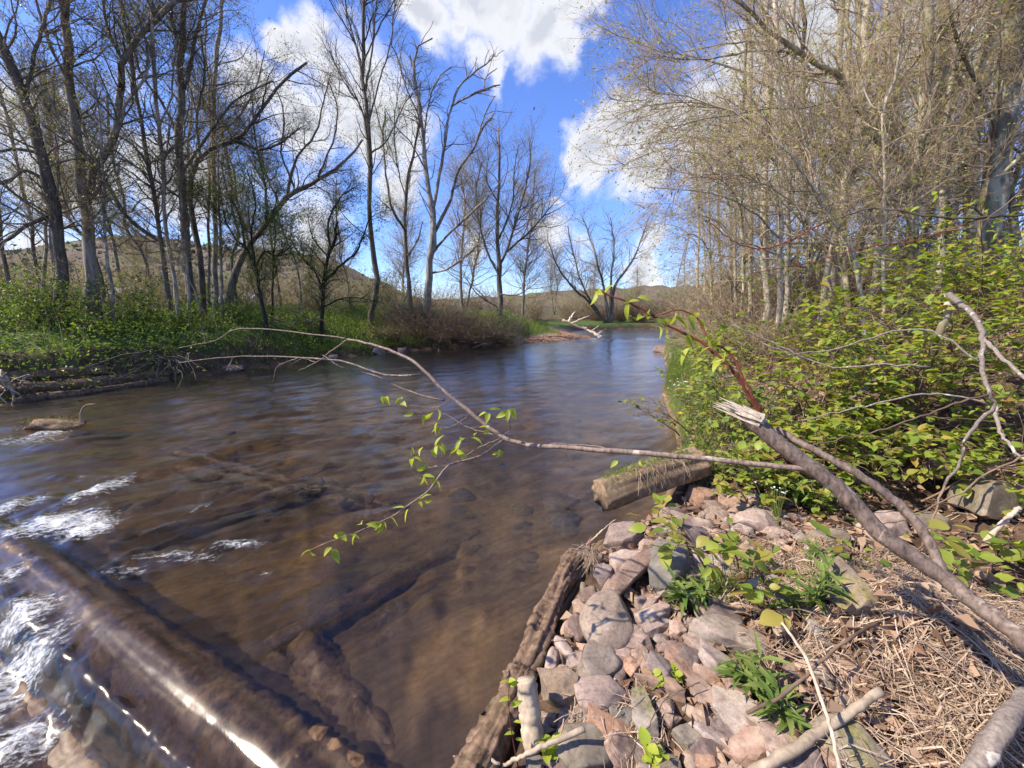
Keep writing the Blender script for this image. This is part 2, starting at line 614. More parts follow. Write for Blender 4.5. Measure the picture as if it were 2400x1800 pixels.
def inside(p, poly):
    c = np.zeros(len(p), bool)
    x, y = p[:, 0], p[:, 1]
    q = np.roll(poly, 1, 0)
    for (x1, y1), (x2, y2) in zip(poly, q):
        if y1 == y2:
            continue
        c ^= ((y1 > y) != (y2 > y)) & (x < (x2 - x1) * (y - y1) / (y2 - y1) + x1)
    return c


# the big log that lies across the current, and its lower neighbour
LOG_A, LOG_B = onz(20, 1262), onz(770, 1835)
_ax = (LOG_B - LOG_A)[:2]
_ax = _ax / np.linalg.norm(_ax)
LOG_N = np.array([-_ax[1], _ax[0]])
if LOG_N[1] < 0:
    LOG_N = -LOG_N                                   # points upstream (away from the camera)


LOG_Z, LOG_R = -.155, .160


def logcoord(x, y):
    dx, dy = x - LOG_A[0], y - LOG_A[1]
    return dx * LOG_N[0] + dy * LOG_N[1], dx * _ax[0] + dy * _ax[1]


def water_z(x, y):
    s, u = logcoord(x, y)
    m = sstep(-1.6, -.2, u) * (1 - sstep(6.0, 7.0, u))
    base = -.17 * (1 - sstep(-.36, -.2, s))
    over = LOG_Z + np.sqrt(np.clip(LOG_R ** 2 - s ** 2, 0, None)) + .018
    base = np.where(np.abs(s) < LOG_R, np.maximum(base, over), base)
    return base * m + -.17 * (1 - m) * (1 - sstep(-1.4, .4, s))


def ground_z(x, y):
    x, y = np.atleast_1d(np.asarray(x, float)), np.atleast_1d(np.asarray(y, float))
    sh = x.shape
    p = np.stack([x.ravel(), y.ravel()], 1)
    dl, dr = segdist(p, LSH), segdist(p, RSH)
    ins = inside(p, RIVER)
    d = np.minimum(dl, dr)
    left = dl < dr
    px, py = p[:, 0], p[:, 1]
    # left bank: steep cut near us, softer further on, low gravel bar at the point, flat beyond
    w_bar = sstep(-.6, .8, px) * (1 - sstep(5.5, 7.5, px)) * (1 - sstep(24, 27, py))
    w_far = sstep(24, 28, py)
    steep = 1 - sstep(-8.2, -6.2, px)
    zl = steep * (.10 * sstep(0, .1, dl) + .68 * sstep(.18, .50, dl) + .35 * sstep(.3, 2.2, dl)) + (1 - steep) * (.22 * sstep(0, .25, dl) + .75 * sstep(.3, 2.4, dl) + .22 * sstep(2, 5, dl))
    zl = zl * (1 - w_bar) + w_bar * (.10 * sstep(0, .8, dl) + .5 * sstep(1.2, 3.2, dl))
    zl = zl * (1 - w_far) + w_far * (.35 * sstep(0, 1.2, dl) + .35 * sstep(2, 14, dl))
    # right bank: stones by the water near us, then a grassy edge, then a slope up to the woods
    near = 1 - sstep(2.6, 3.6, py)
    zr_far = .34 * sstep(0, .16, dr) + .22 * sstep(.2, 1.2, dr) + .75 * sstep(.9, 3.2, dr) + .75 * sstep(2.6, 5.5, dr) + .3 * sstep(6, 16, dr)
    zr_near = .10 * sstep(0, .12, dr) + .14 * np.clip(dr, 0, 1.6) + .55 * sstep(1.5, 3.4, dr) + .7 * sstep(2.8, 6, dr) + .3 * sstep(6, 16, dr)
    zr = zr_near * near + zr_far * (1 - near)
    zr = zr * (1 - .5 * sstep(14, 26, py)) 
    hp = onz(2130, 1500, .42)
    zr = zr + .20 * np.exp(-(((px - hp[0]) / .40) ** 2 + ((py - hp[1]) / .42) ** 2))
    zland = np.where(left, zl, zr)
    amp = np.clip(d, 0, 1.5) / 1.5
    zland = zland + amp * (.10 * fbm(p * .7, 4, 3) + .03 * fbm(p * 4, 3, 9))
    depth = np.where(left, .62 * sstep(-.05, 1.6, d), .12 * sstep(0, .1, d) + .34 * sstep(.0, 1.8, d))
    depth = np.minimum(depth, .34 + .2 * sstep(0, 4, d))
    depth = depth + .05 * fbm(p * 1.3, 3, 21) * sstep(.1, .8, d) + .035 * fbm(p * 5, 3, 22) * sstep(.1, .5, d)
    s, u = logcoord(px, py)
    depth = depth + .18 * (1 - sstep(-.8, -.1, s)) * sstep(.2, .6, d)
    z = np.where(ins, -np.maximum(depth, .01 * sstep(0, .05, d)), zland)
    return z.reshape(sh)


def gz(x, y):
    return float(ground_z(np.array([x]), np.array([y]))[0])


def land_d(p):
    """signed distance to the waterline, positive on land; and left flag"""
    dl, dr = segdist(p, LSH), segdist(p, RSH)
    d = np.minimum(dl, dr)
    return np.where(inside(p, RIVER), -d, d), dl < dr


def polar_grid(rads, ths):
    rr, tt = np.meshgrid(rads, ths, indexing='ij')
    return rr * np.sin(tt), rr * np.cos(tt)


def grid_quads(n, m, wrap=False):
    i = np.arange(n - 1)[:, None]
    j = np.arange(m if wrap else m - 1)[None, :]
    j2 = (j + 1) % m
    return np.stack([i * m + j, i * m + j2, (i + 1) * m + j2, (i + 1) * m + j], -1).reshape(-1, 4)


def build_ground():
    rads = np.concatenate([[.02], np.geomspace(.35, 46, 270), np.geomspace(50, 1600, 22)])
    ths = np.concatenate([np.linspace(R(-72), R(72), 400), np.linspace(R(76), R(284), 40)])
    X, Y = polar_grid(rads, ths)
    Z = ground_z(X, Y)
    far = sstep(60, 400, np.hypot(X, Y))
    Z = Z * (1 - far) + far * .6
    V = np.stack([X, Y, Z], -1).reshape(-1, 3)
    m, t, out = mat('ground_soil')
    b = principled(t, out, .9, .2)
    g = t.n('ShaderNodeNewGeometry')
    pos = g.outputs['Position']
    att = t.n('ShaderNodeAttribute', attribute_name='zone')       # r: green cover, g: river bed, b: gravel
    sep = t.n('ShaderNodeSeparateColor')
    t.l(att, sep)
    nb = t.noise(pos, 3.5, 6, .6, .2)
    nf = t.noise(pos, 28, 6, .65)
    soil = t.mix(.7, t.ramp(nb, [(.3, (.045, .03, .02)), (.7, (.15, .10, .07))]), t.ramp(nf, [(.35, (.45, .4, .38)), (.65, (1.3, 1.25, 1.2))]), 'MULTIPLY')
    green = t.ramp(nf, [(.3, (.03, .05, .012)), (.55, (.075, .125, .025)), (.8, (.16, .17, .06))])
    # the bed: cobbles and silt, tea brown with amber patches
    vo = t.n('ShaderNodeTexVoronoi')
    vo.inputs['Scale'].default_value = 4.5
    vo.inputs['Randomness'].default_value = 1
    wv = t.n('ShaderNodeVectorMath', operation='ADD')
    t.l(pos, wv)
    wn = t.n('ShaderNodeTexNoise')
    wn.inputs['Scale'].default_value = 3
    t.l(pos, wn)
    ws = t.n('ShaderNodeVectorMath', operation='SCALE')
    ws.inputs['Scale'].default_value = .35
    t.l(wn, ws, oi=1)
    t.l(ws, wv, ii=1)
    t.l(wv, vo)
    bedn = t.noise(pos, 1.1, 4, .6, .5)
    bed = t.mix(.55, t.ramp(bedn, [(.32, (.085, .064, .048)), (.5, (.18, .125, .078)), (.72, (.42, .27, .12))]),
                t.ramp(vo.outputs['Color'], [(.2, (.7, .68, .66)), (.8, (1.25, 1.2, 1.18))]), 'MULTIPLY')
    bed = t.mix(.6, bed, t.ramp(nf, [(.3, (.5, .45, .4)), (.7, (1.3, 1.3, 1.25))]), 'MULTIPLY')
    stk = t.noise(t.mapping(pos, (.30, .055, 1), (0, 0, R(27)), kind='TEXTURE'), 1.0, 5, .6, .5)
    bed = t.mix(.6, bed, t.ramp(stk, [(.33, (.5, .48, .46)), (.5, (.95, .93, .9)), (.68, (1.4, 1.35, 1.28))]), 'MULTIPLY')
    grav = t.ramp(nf, [(.3, (.2, .14, .115)), (.7, (.5, .38, .32))])
    col = t.mix(sep.outputs[0], soil, green)
    col = t.mix(sep.outputs[2], col, grav)
    col = t.mix(sep.outputs[1], col, bed)
    t.l(col, b)
    hh = t.math('ADD', nf, t.math('MULTIPLY', vo.outputs['Distance'], -.2))
    t.l(bump(t, hh, .8, .03), b.inputs['Normal'])
    me = mesh_arrays('ground', V, grid_quads(len(rads), len(ths), True), mat=m)
    p = V[:, :2].astype(float)
    d, left = land_d(p)
    gr = np.where(left, sstep(.35, 1.0, d + .35 * fbm(p * 1.5, 3, 5)), .75 * sstep(3.2, 5, p[:, 1]) * (1 - sstep(.7, 1.6, d)) + .35 * sstep(20, 40, p[:, 1]))
    gr = np.clip(gr, 0, 1) * np.where(left, 1 - .8 * sstep(4, 8, d), 1)
    wbar = sstep(-.6, .8, p[:, 0]) * (1 - sstep(5.5, 7.5, p[:, 0])) * (1 - sstep(24, 27, p[:, 1])) * left
    gvl = wbar * (1 - sstep(1.6, 2.2, d))
    col4 = np.stack([gr, 1 - sstep(-.03, .05, d - .03), gvl, np.ones_like(gr)], 1).astype(np.float32)
    ca = me.color_attributes.new('zone', 'FLOAT_COLOR', 'POINT')
    ca.data.foreach_set('color', col4.ravel())
    o = link('ground', me)
    tag(o, 'earth banks and stony river bed under everything', kind='structure')


build_ground()

# ------------------------------------------------------------------ the river
# white water: (px, py, half width, half height, weight) on the surface, where it tumbles over the log and the stones
FOAM = [(60, 1030, 130, 14, .55), (120, 1012, 50, 10, .8), (235, 1147, 40, 28, .85), (70, 1175, 60, 14, .6), (20, 1190, 50, 25, .7), (150, 1225, 110, 22, 1.0), (210, 1240, 60, 20, 1.0),
        (60, 1250, 90, 16, .7), (470, 1190, 20, 12, .5), (560, 1275, 70, 12, .65), (420, 1305, 130, 16, .55), (300, 1340, 90, 14, .45), (620, 1345, 50, 8, .4),
        (60, 1490, 90, 40, .8), (30, 1600, 100, 80, .85), (110, 1540, 40, 50, .6), (40, 1740, 120, 50, .75), (130, 1700, 50, 40, .5), (10, 1410, 40, 40, .7),
        (250, 1115, 180, 6, .4), (160, 970, 60, 6, .35), (1440, 806, 40, 4, .35)]


def build_river():
    rads = np.concatenate([np.geomspace(.85, 12, 330), np.geomspace(12.2, 75, 80)])
    ths = np.linspace(R(-74), R(62), 440)
    X, Y = polar_grid(rads, ths)
    p = np.stack([X.ravel(), Y.ravel()], 1)
    z = water_z(p[:, 0], p[:, 1])
    # foam amount
    foam = np.zeros(len(p))
    for (px, py, hx, hy, w) in FOAM:
        zc = -.15 if (py > 1380 and px < 280) else 0
        c = onz(px, py, zc)
        ex = np.linalg.norm((onz(px + hx, py, zc) - c)[:2])
        ey = np.linalg.norm((onz(px, py + hy, zc) - c)[:2])
        q = ((p[:, 0] - c[0]) / ex) ** 2 + ((p[:, 1] - c[1]) / ey) ** 2
        foam = np.maximum(foam, w * np.exp(-q * .9))
    # ripples: long along the flow; the flow comes towards us and swings to the left over the log
    s, u = logcoord(p[:, 0], p[:, 1])
    dist = np.hypot(p[:, 0], p[:, 1])
    fl = np.stack([p[:, 0] * .75 + p[:, 1] * .45, -p[:, 0] * .45 + p[:, 1] * .75], 1)
    a = .0045 * fbm(fl * np.array([1.1, 2.6]), 3, 31) + .0035 * fbm(fl * np.array([4, 9.]), 3, 37)
    rif = np.exp(-((p[:, 1] - 20.2 - .28 * (p[:, 0] - 6)) / 1.1) ** 2) * sstep(1, 4, p[:, 0])
    a = a * (1 + 1.5 * rif * 2) + rif * .05 * np.abs(fbm(p * np.array([1.3, 3.0]), 3, 41))
    onlog = np.exp(-((s - .0) / .22) ** 2) * sstep(-1.6, -.2, u)
    a = a * (1 - .92 * onlog)
    chop = fbm(p * 5.5, 4, 51)
    down = (1 - sstep(-.25, -.02, s))
    a = a + foam * (.028 * np.abs(chop) + .010 * fbm(p * 16, 3, 53)) + down * .012 * fbm(p * 5.0, 4, 57)
    # swells upstream of the log
    up = sstep(.3, 1.2, s) * (1 - sstep(3.5, 6, s)) * sstep(.2, 1.6, -p[:, 0])
    a = a + up * .016 * fbm(fl * np.array([1.8, 3.6]), 3, 61)
    z = z + a * np.clip(dist / 1.2, .4, 1.6)
    V = np.stack([p[:, 0], p[:, 1], z], 1)
    n, mm = len(rads), len(ths)
    Q = grid_quads(n, mm)
    m, t, out = mat('river_water')
    g = t.n('ShaderNodeNewGeometry')
    pos = g.outputs['Position']
    att = t.n('ShaderNodeAttribute', attribute_name='foam')
    v1 = t.mapping(pos, (.75, .24, 1), (0, 0, R(26)), kind='TEXTURE')
    r1 = t.noise(v1, 3.6, 4, .6, .5)
    r2 = t.noise(t.mapping(pos, (1, .45, 1), (0, 0, R(22)), kind='TEXTURE'), 24, 3, .6, .4)
    h = t.math('ADD', t.math('MULTIPLY', r1, 1.0), t.math('MULTIPLY', r2, .42))
    nrm = bump(t, h, .9, .022)
    tr = t.n('ShaderNodeBsdfTransparent')
    tr.inputs[0].default_value = (1, 1, 1, 1)
    gl = t.n('ShaderNodeBsdfGlossy')
    gl.inputs['Roughness'].default_value = .19
    gl.inputs[0].default_value = (1, 1, 1, 1)
    t.l(nrm, gl.inputs['Normal'])
    fr = t.n('ShaderNodeLayerWeight')              # 1 - cos, the same from above and from below
    fr.inputs[0].default_value = .5
    t.l(nrm, fr.inputs['Normal'])
    mx = t.n('ShaderNodeMixShader')
    t.l(t.math('MULTIPLY_ADD', t.math('POWER', fr.outputs['Facing'], 5.0), .96, .035, clamp=True), mx)
    rf = t.n('ShaderNodeBsdfRefraction')
    rf.inputs[0].default_value = (.94, .93, .90, 1)
    rf.inputs['Roughness'].default_value = .04
    rf.inputs['IOR'].default_value = 1.33
    t.l(bump(t, h, 1.0, .03), rf.inputs['Normal'])
    body = t.n('ShaderNodeMixShader')
    body.inputs[0].default_value = .62
    t.l(tr, body, ii=1)
    t.l(rf, body, ii=2)
    t.l(body, mx, ii=1)
    t.l(gl, mx, ii=2)
    # foam: froth with holes
    f1 = t.noise(t.mapping(pos, (1, .55, 1), (0, 0, R(24)), kind='TEXTURE'), 19, 6, .74, .35)
    f2 = t.noise(pos, 60, 4, .7)
    fm = t.math('ADD', t.math('MULTIPLY', att.outputs['Fac'], .95), t.math('MULTIPLY', t.math('SUBTRACT', f1, .5), 2.3))
    fm = t.math('ADD', fm, t.math('MULTIPLY', t.math('SUBTRACT', f2, .5), .9))
    fm = t.math('MULTIPLY', t.ramp(fm, [(.42, (0, 0, 0)), (1.0, (.95, .95, .95))]), t.math('MULTIPLY', att.outputs['Fac'], 1.8, clamp=True))
    fb = t.n('ShaderNodeBsdfPrincipled')
    fb.inputs['Base Color'].default_value = (.62, .64, .64, 1)
    fb.inputs['Roughness'].default_value = .35
    t.l(bump(t, t.math('ADD', f1, f2), 1.0, .03), fb.inputs['Normal'])
    mf = t.n('ShaderNodeMixShader')
    t.l(fm, mf)
    t.l(mx, mf, ii=1)
    t.l(fb, mf, ii=2)
    t.l(mf, out)
    va = t.n('ShaderNodeVolumeAbsorption')
    va.inputs[0].default_value = (.52, .46, .30, 1)
    va.inputs[1].default_value = .6
    t.l(va, out, ii=1)
    # close the body of water below the bed
    bi = np.concatenate([np.arange(mm), np.arange(1, n) * mm + mm - 1, (n - 1) * mm + np.arange(mm - 2, -1, -1), np.arange(n - 2, 0, -1) * mm])
    nb = len(V)
    low = V[bi].copy()
    low[:, 2] = -2.5
    cen = np.array([[0, 8, -2.5]])
    k = np.arange(len(bi))
    k2 = (k + 1) % len(bi)
    side = np.stack([bi, nb + k, nb + k2, bi[k2]], -1)
    tri = np.stack([nb + k2, nb + k, np.full(len(k), nb + len(bi))], -1)
    me = mesh_arrays('river', np.concatenate([V, low, cen]), np.concatenate([Q, side]), tri, mat=m)
    fa = me.attributes.new('foam', 'FLOAT', 'POINT')
    fa.data.foreach_set('value', np.concatenate([foam, np.zeros(len(low) + 1)]).astype(np.float32))
    o = link('river', me)
    tag(o, 'clear brown river running over its stony bed', kind='structure')


build_river()
print('ground+river', TRI[0], round(time.time() - T0, 1))
# ------------------------------------------------------------------ trees
def trace(pts, Y0, Y1, w0, w1, k=18, wob=.012, rng=RNG):
    """a stem followed through the picture at its own distance: (px,py) list, depth Y0->Y1, width in px w0->w1"""
    n = len(pts)
    Ys = np.linspace(Y0, Y1, n) + np.concatenate([[0], rng.normal(0, .02, n - 1)]) * abs(Y0) * .5
    P = np.array([at(px, py, Y) for (px, py), Y in zip(pts, Ys)])
    P = resample(P, k)
    ln = np.linalg.norm(P[-1] - P[0])
    P[1:] += rng.normal(0, wob, (k - 1, 3)) * ln * .25
    u = np.linspace(0, 1, k)
    Rr = (w0 * (1 - u) + w1 * u) / 2 / FPX * np.maximum(P[:, 1], .3)
    Rr = Rr * (1 + .06 * rng.normal(size=k))
    return P, Rr


def flare(P, Rr, ground, amount=.25):
    """run the stem down into the ground and widen its foot"""
    b = P[0].copy()
    b[2] = min(ground - .12, b[2] - .05)
    d = P[0] - b
    n = 5
    ex = np.array([b + d * i / n for i in range(n)])
    k = len(P)
    P2 = resample(np.concatenate([ex, P]), k, False)
    hh = np.maximum(P2[:, 2] - ground, 0)
    R2 = np.interp(np.linspace(0, 1, k), np.linspace(0, 1, k), Rr) * (1 + amount * np.exp(-hh / (Rr[0] * 2.2)))
    return P2, R2


def make_tree(name, label, cat, stems, limbs=(), nb=26, nt=420, ntw=1600, Lb=2.2, Lt=.8, Ltw=.30, up=.04, ang=.75, bmat=None, tmat=None, lmat=None, nleaf=600, leafsize=.03, lmul=2.4, dens=1.0,
              group=None, tip=.0025, bias=(0, 0, 0), tb=(.3, .97), seed=1, droop=0.0, sides=9, ground=None, kids=True, lw=.5, lean2=(0, 0, 0), splitlimbs=True, rbmax=.024):
    rng = np.random.default_rng(seed)
    bmat = bmat or BARK_GREY
    tmat = tmat or TWIG
    base = stems[0][0][0].copy()
    g = gz(base[0], base[1]) if ground is None else ground
    base[2] = g
    root = empty(name, base)
    tag(root, label, cat, group)
    off = base[None, :]
    allP, allR = [], []
    for (P, Rr) in stems:
        P, Rr = flare(P, Rr, g)
        allP.append(P)
        allR.append(Rr)
        V, q, tr = tube_arrays(P[None] - off, Rr[None], sides, True)
        rad = norm(V - np.repeat(np.concatenate([np.repeat(P - off, sides, 0), (P - off)[[0, -1]]])[None], 1, 0)[0])
        V = V + rad * (.10 * fbm((V + off) * np.array([9, 9, 2.5]), 3, seed))[:, None] * np.concatenate([np.repeat(Rr, sides), [0, 0]])[:, None]
        link('trunk', mesh_arrays('trunk', V, q, tr, mat=bmat), root)
    for (P, Rr) in limbs:
        allP.append(P)
        allR.append(Rr)
        V, q, tr = tube_arrays(P[None] - off, Rr[None], 7, True)
        link('limb', mesh_arrays('limb', V, q, tr, mat=bmat), root)
    P0, R0 = np.stack(allP), np.stack(allR)
    n1 = max(nb, 1)
    B, BR = spawn(P0, R0, int(n1 * 1.15), tb[0], tb[1], Lb * 1.15, ang, up, .2, 8, .5, tip * 1.6, rng, bias, .45, rbmax)
    parts = [tube_arrays(B - off, BR, 4)]
    PB = np.concatenate([np.stack([resample(p, 8, False) for p in P0[:, int(P0.shape[1] * tb[0]):]]), B])
    RB = np.concatenate([np.stack([np.interp(np.linspace(0, 1, 8), np.linspace(0, 1, len(r)), r) for r in R0[:, int(P0.shape[1] * tb[0]):]]), BR])
    Tt, TR = spawn(PB, RB, int(nt * 1.6 * dens), .12, 1.0, Lt, .72, up * .8 - droop, .18, 4, .5, tip, rng, lean2, .3, rbmax * .16)
    parts.append(spike_arrays(Tt - off, TR, 3))
    Q, QR = spawn(Tt, TR, int(ntw * 3.4 * dens), .1, 1.0, Ltw, .65, up * .6 - droop, .2, 3, .6, tip * .62, rng, (0, 0, 0), .2, rbmax * .06)
    parts.append(pyr_arrays(Q - off, QR))
    V, q, tr = join_arrays(parts)
    link('crown', mesh_arrays('crown', V, q, tr, mat=tmat), root)
    nleaf = int(nleaf * lmul)
    if nleaf and lmat is not None:
        i = rng.integers(0, len(Q), nleaf)
        j = rng.integers(1, 3, nleaf)
        pos = Q[i, j] - off + rng.normal(0, .006, (nleaf, 3))
        dr = norm(Q[i, 2] - Q[i, 0] + rng.normal(0, .12, (nleaf, 3)))
        V, q, tr = leaf_cards(pos, dr, leafsize * rng.uniform(.5, 1.3, nleaf), lw, .3, rng, .2)
        link('leaves', mesh_arrays('leaves', V, None, tr, False, lmat), root)
    return root


def copy_tree(o, loc, rz, sc, label, group):
    r = o.copy()
    COL.objects.link(r)
    r.location = loc
    r.rotation_euler = (0, 0, rz)
    r.scale = (sc, sc, sc)
    tag(r, label, None, group)
    for ch in o.children:
        c = ch.copy()
        COL.objects.link(c)
        c.parent = r
    return r


LG = 'bare trees on the far bank of the river'
RG = 'slender trees of the wood on the near bank'
# ---- left bank, near
make_tree('leaning_tree', 'thick dark trunk leaning out of the picture at its left edge', 'tree',
          [trace([(140, 735), (146, 627), (135, 521), (120, 434), (96, 347), (63, 241), (29, 159), (-10, 80), (-60, -20)], 9.6, 9.2, 22.9, 16.1)],
          [trace([(132, 500), (70, 525), (20, 560), (-30, 590)], 9.6, 8.6, 9.5, 5.3), trace([(118, 430), (60, 400), (10, 430), (-40, 420)], 9.5, 8.9, 8.3, 4.0),
           trace([(60, 235), (80, 130), (110, 30), (130, -40)], 9.3, 9.9, 7.0, 4.7), trace([(100, 360), (40, 350), (-30, 360)], 9.3, 8.7, 7.7, 4.7)],
          nb=57, nt=520, ntw=2600, Lb=2.3, bmat=BARK_GREY, lmat=BUD, nleaf=2200, leafsize=.05, seed=11, group=LG)
make_tree('pale_tree', 'tall tree with a bare whitish trunk and a dark forked limb', 'tree',
          [trace([(217, 735), (214, 620), (200, 490), (193, 434), (181, 337), (171, 241), (161, 145), (152, 0), (147, -80)], 10.2, 10.0, 26.7, 11.4)],
          [trace([(205, 470), (227, 381), (260, 347), (275, 299), (284, 217), (294, 135), (328, 87), (376, 39), (440, -20)], 10.2, 10.9, 15.3, 8.1),
           trace([(165, 200), (120, 110), (90, 20), (70, -50)], 10, 9.4, 6.4, 4.0), trace([(290, 150), (250, 60), (240, -30)], 10.5, 10.2, 6.4, 4.0),
           trace([(262, 345), (300, 240), (340, 180), (352, 60), (345, -40)], 10.4, 11, 5.8, 3.4), trace([(210, 480), (236, 405), (150, 300), (110, 215)], 10.2, 9.2, 5.8, 3.4)],
          nb=64, nt=600, ntw=3000, Lb=2.4, bmat=BARK_PALE, lmat=BUD, nleaf=2600, leafsize=.05, seed=12, group=LG)
make_tree('multi_stem_tree', 'tall straight dark trunk in the middle of the left group', 'tree',
          [trace([(450, 740), (444, 651), (434, 555), (429, 482), (429, 424), (424, 362), (422, 289), (427, 217), (424, 145), (427, 72), (424, -40)], 11.8, 11.8, 17.2, 9.4)],
          [trace([(425, 200), (415, 96), (400, 24), (395, -50)], 11.8, 11.3, 7.7, 4.7), trace([(428, 217), (444, 169), (458, 87), (482, 0), (490, -50)], 11.8, 12.2, 7.0, 4.7),
           trace([(428, 340), (385, 250), (330, 170), (300, 60)], 11.8, 11.2, 5.8, 3.4), trace([(430, 400), (500, 300), (560, 230), (640, 190)], 11.8, 12.6, 5.8, 2.7),
           trace([(432, 470), (360, 420), (310, 385), (275, 370)], 11.8, 11.1, 5.1, 2.7)],
          nb=57, nt=560, ntw=3000, Lb=2.3, bmat=BARK_GREY, lmat=BUD, nleaf=2200, leafsize=.05, seed=13, group=LG)
SLIM0 = make_tree('slim_tree', 'slim trunk bowed to the left of the tall dark one', 'tree',
          [trace([(404, 735), (388, 627), (381, 579), (366, 506), (354, 434), (345, 376), (333, 309), (315, 190), (290, 50), (275, -40)], 11.3, 11.0, 9.5, 6.0)],
          [trace([(345, 380), (300, 330), (250, 310), (200, 260)], 11.2, 10.6, 4.5, 2.0)], nb=37, nt=320, ntw=1600, Lb=1.8, bmat=BARK_GREY, lmat=BUD, nleaf=1200, leafsize=.05, seed=14, group=LG)
SLIM1 = make_tree('slim_tree', 'slim upright trunk close beside the tall dark one, pale at its foot', 'tree',
          [trace([(421, 745), (410, 675), (395, 579), (386, 506), (381, 410), (371, 289), (366, 193), (359, 82), (352, -40)], 11.0, 11.0, 8.3, 6.0)],
          [trace([(372, 300), (400, 230), (410, 120), (430, 20)], 11, 11.4, 3.8, 2.0)], nb=34, nt=300, ntw=1500, Lb=1.7, bmat=BARK_PALE, lmat=BUD, nleaf=1100, leafsize=.05, seed=15, group=LG)
make_tree('forked_tree', 'crooked trunk right of the tall dark one that forks into wide arching limbs', 'tree',
          [trace([(477, 740), (468, 603), (453, 530), (448, 482), (444, 434), (468, 366), (500, 345), (555, 325), (610, 255), (660, 195), (720, 150)], 12.3, 12.9, 13.3, 4.7)],
          [trace([(500, 345), (555, 330), (600, 350), (650, 340), (700, 300)], 12.5, 13.2, 7.7, 2.7), trace([(470, 366), (460, 280), (480, 180), (470, 80)], 12.4, 12.0, 5.8, 3.4),
           trace([(366, 559), (328, 535), (289, 497), (250, 430), (222, 390)], 12.6, 11.8, 8.9, 7.4), trace([(455, 590), (410, 585), (366, 559)], 12.4, 12.6, 8.9, 9.4)],
          nb=51, nt=480, ntw=2600, Lb=2.0, bmat=BARK_WILLOW, lmat=BUD, nleaf=1600, leafsize=.05, seed=16, group=LG)
make_tree('straight_tree', 'straight slender trunk standing behind the crooked one', 'tree',
          [trace([(504, 725), (504, 627), (506, 530), (504, 434), (501, 337), (501, 256), (506, 159), (516, 63), (522, -40)], 13.0, 13.2, 10.8, 6.0)],
          [trace([(492, 720), (490, 480), (492, 337), (485, 145), (480, 20)], 13.6, 13.4, 5.8, 3.4), trace([(503, 330), (560, 270), (600, 200), (620, 120)], 13, 13.6, 4.5, 2.0)],
          nb=44, nt=420, ntw=2000, Lb=1.9, bmat=BARK_PALE, lmat=BUD, nleaf=1500, leafsize=.05, seed=17, group=LG)
make_tree('inclined_tree', 'heavy trunk inclined far to the right over the river bank', 'tree',
          [trace([(530, 738), (550, 650), (579, 579), (627, 526), (675, 458), (723, 434), (771, 405), (815, 372), (850, 330)], 13.6, 14.8, 17.8, 4.0)],
          [trace([(575, 580), (560, 500), (530, 440), (520, 380)], 13.8, 13.2, 5.8, 2.7), trace([(675, 458), (690, 380), (740, 310), (760, 230), (775, 170)], 14.2, 14.5, 6.4, 2.0),
           trace([(627, 526), (620, 430), (600, 330), (590, 215)], 14, 13.6, 5.8, 2.7), trace([(690, 440), (660, 360), (665, 260), (640, 190)], 14.2, 14, 4.5, 2.0),
           trace([(745, 415), (780, 330), (790, 250), (770, 190)], 14.4, 14.6, 4.5, 2.0)],
          nb=57, nt=520, ntw=2600, Lb=1.8, up=.06, bmat=BARK_WILLOW, lmat=BUD, nleaf=2000, leafsize=.05, seed=18, group=LG)
make_tree('hawthorn_tree', 'small dark crooked tree in young leaf at the edge of the cut bank', 'tree',
          [trace([(627, 775), (612, 699), (598, 622), (575, 580), (555, 564)], 12.0, 11.9, 9.5, 5.3)],
          [trace([(600, 625), (620, 590), (650, 600), (690, 570)], 12, 12.2, 5.1, 2.0), trace([(598, 622), (590, 540), (600, 470), (580, 400)], 12, 11.6, 5.1, 2.0),
           trace([(555, 564), (530, 520), (520, 470)], 11.9, 11.7, 3.8, 1.4), trace([(600, 560), (640, 500), (650, 440)], 11.9, 12.3, 3.8, 1.4)],
          nb=44, nt=420, ntw=1700, Lb=1.1, Lt=.6, Ltw=.26, tb=(.25, 1), bmat=BARK_DARK, tmat=TWIG_DARK, lmat=LEAF_DARK, nleaf=6000, leafsize=.045, seed=19, group=LG)
make_tree('hawthorn_tree', 'black forked tree in young leaf beside the heap of flood wood', 'tree',
          [trace([(752, 790), (757, 699), (767, 603), (785, 560), (791, 520)], 13.4, 13.2, 10.8, 5.3)],
          [trace([(757, 690), (740, 640), (705, 600), (680, 560)], 13.4, 13.2, 5.8, 2.0), trace([(760, 660), (800, 620), (835, 590), (870, 500)], 13.4, 13.8, 6.4, 2.0),
           trace([(775, 590), (770, 520), (800, 460), (830, 440)], 13.3, 13.6, 5.1, 2.0), trace([(758, 720), (800, 700), (850, 700), (900, 712)], 13.4, 13.5, 3.8, 1.4),
           trace([(768, 600), (735, 560), (720, 500)], 13.3, 12.9, 3.8, 1.4)],
          nb=47, nt=460, ntw=1900, Lb=1.2, Lt=.6, Ltw=.26, tb=(.25, 1), bmat=BARK_DARK, tmat=TWIG_DARK, lmat=LEAF_DARK, nleaf=5200, leafsize=.045, seed=20, group=LG)
make_tree('sapling', 'thin dark sapling between the two small leafing trees', 'tree',
          [trace([(637, 745), (639, 670), (641, 603), (646, 560), (640, 500)], 13.6, 13.6, 5.8, 2.7)], nb=17, nt=140, ntw=500, Lb=.8, Lt=.45, bmat=BARK_DARK, tmat=TWIG_DARK, lmat=LEAF_DARK, nleaf=900,
          leafsize=.04, seed=21, group=LG)
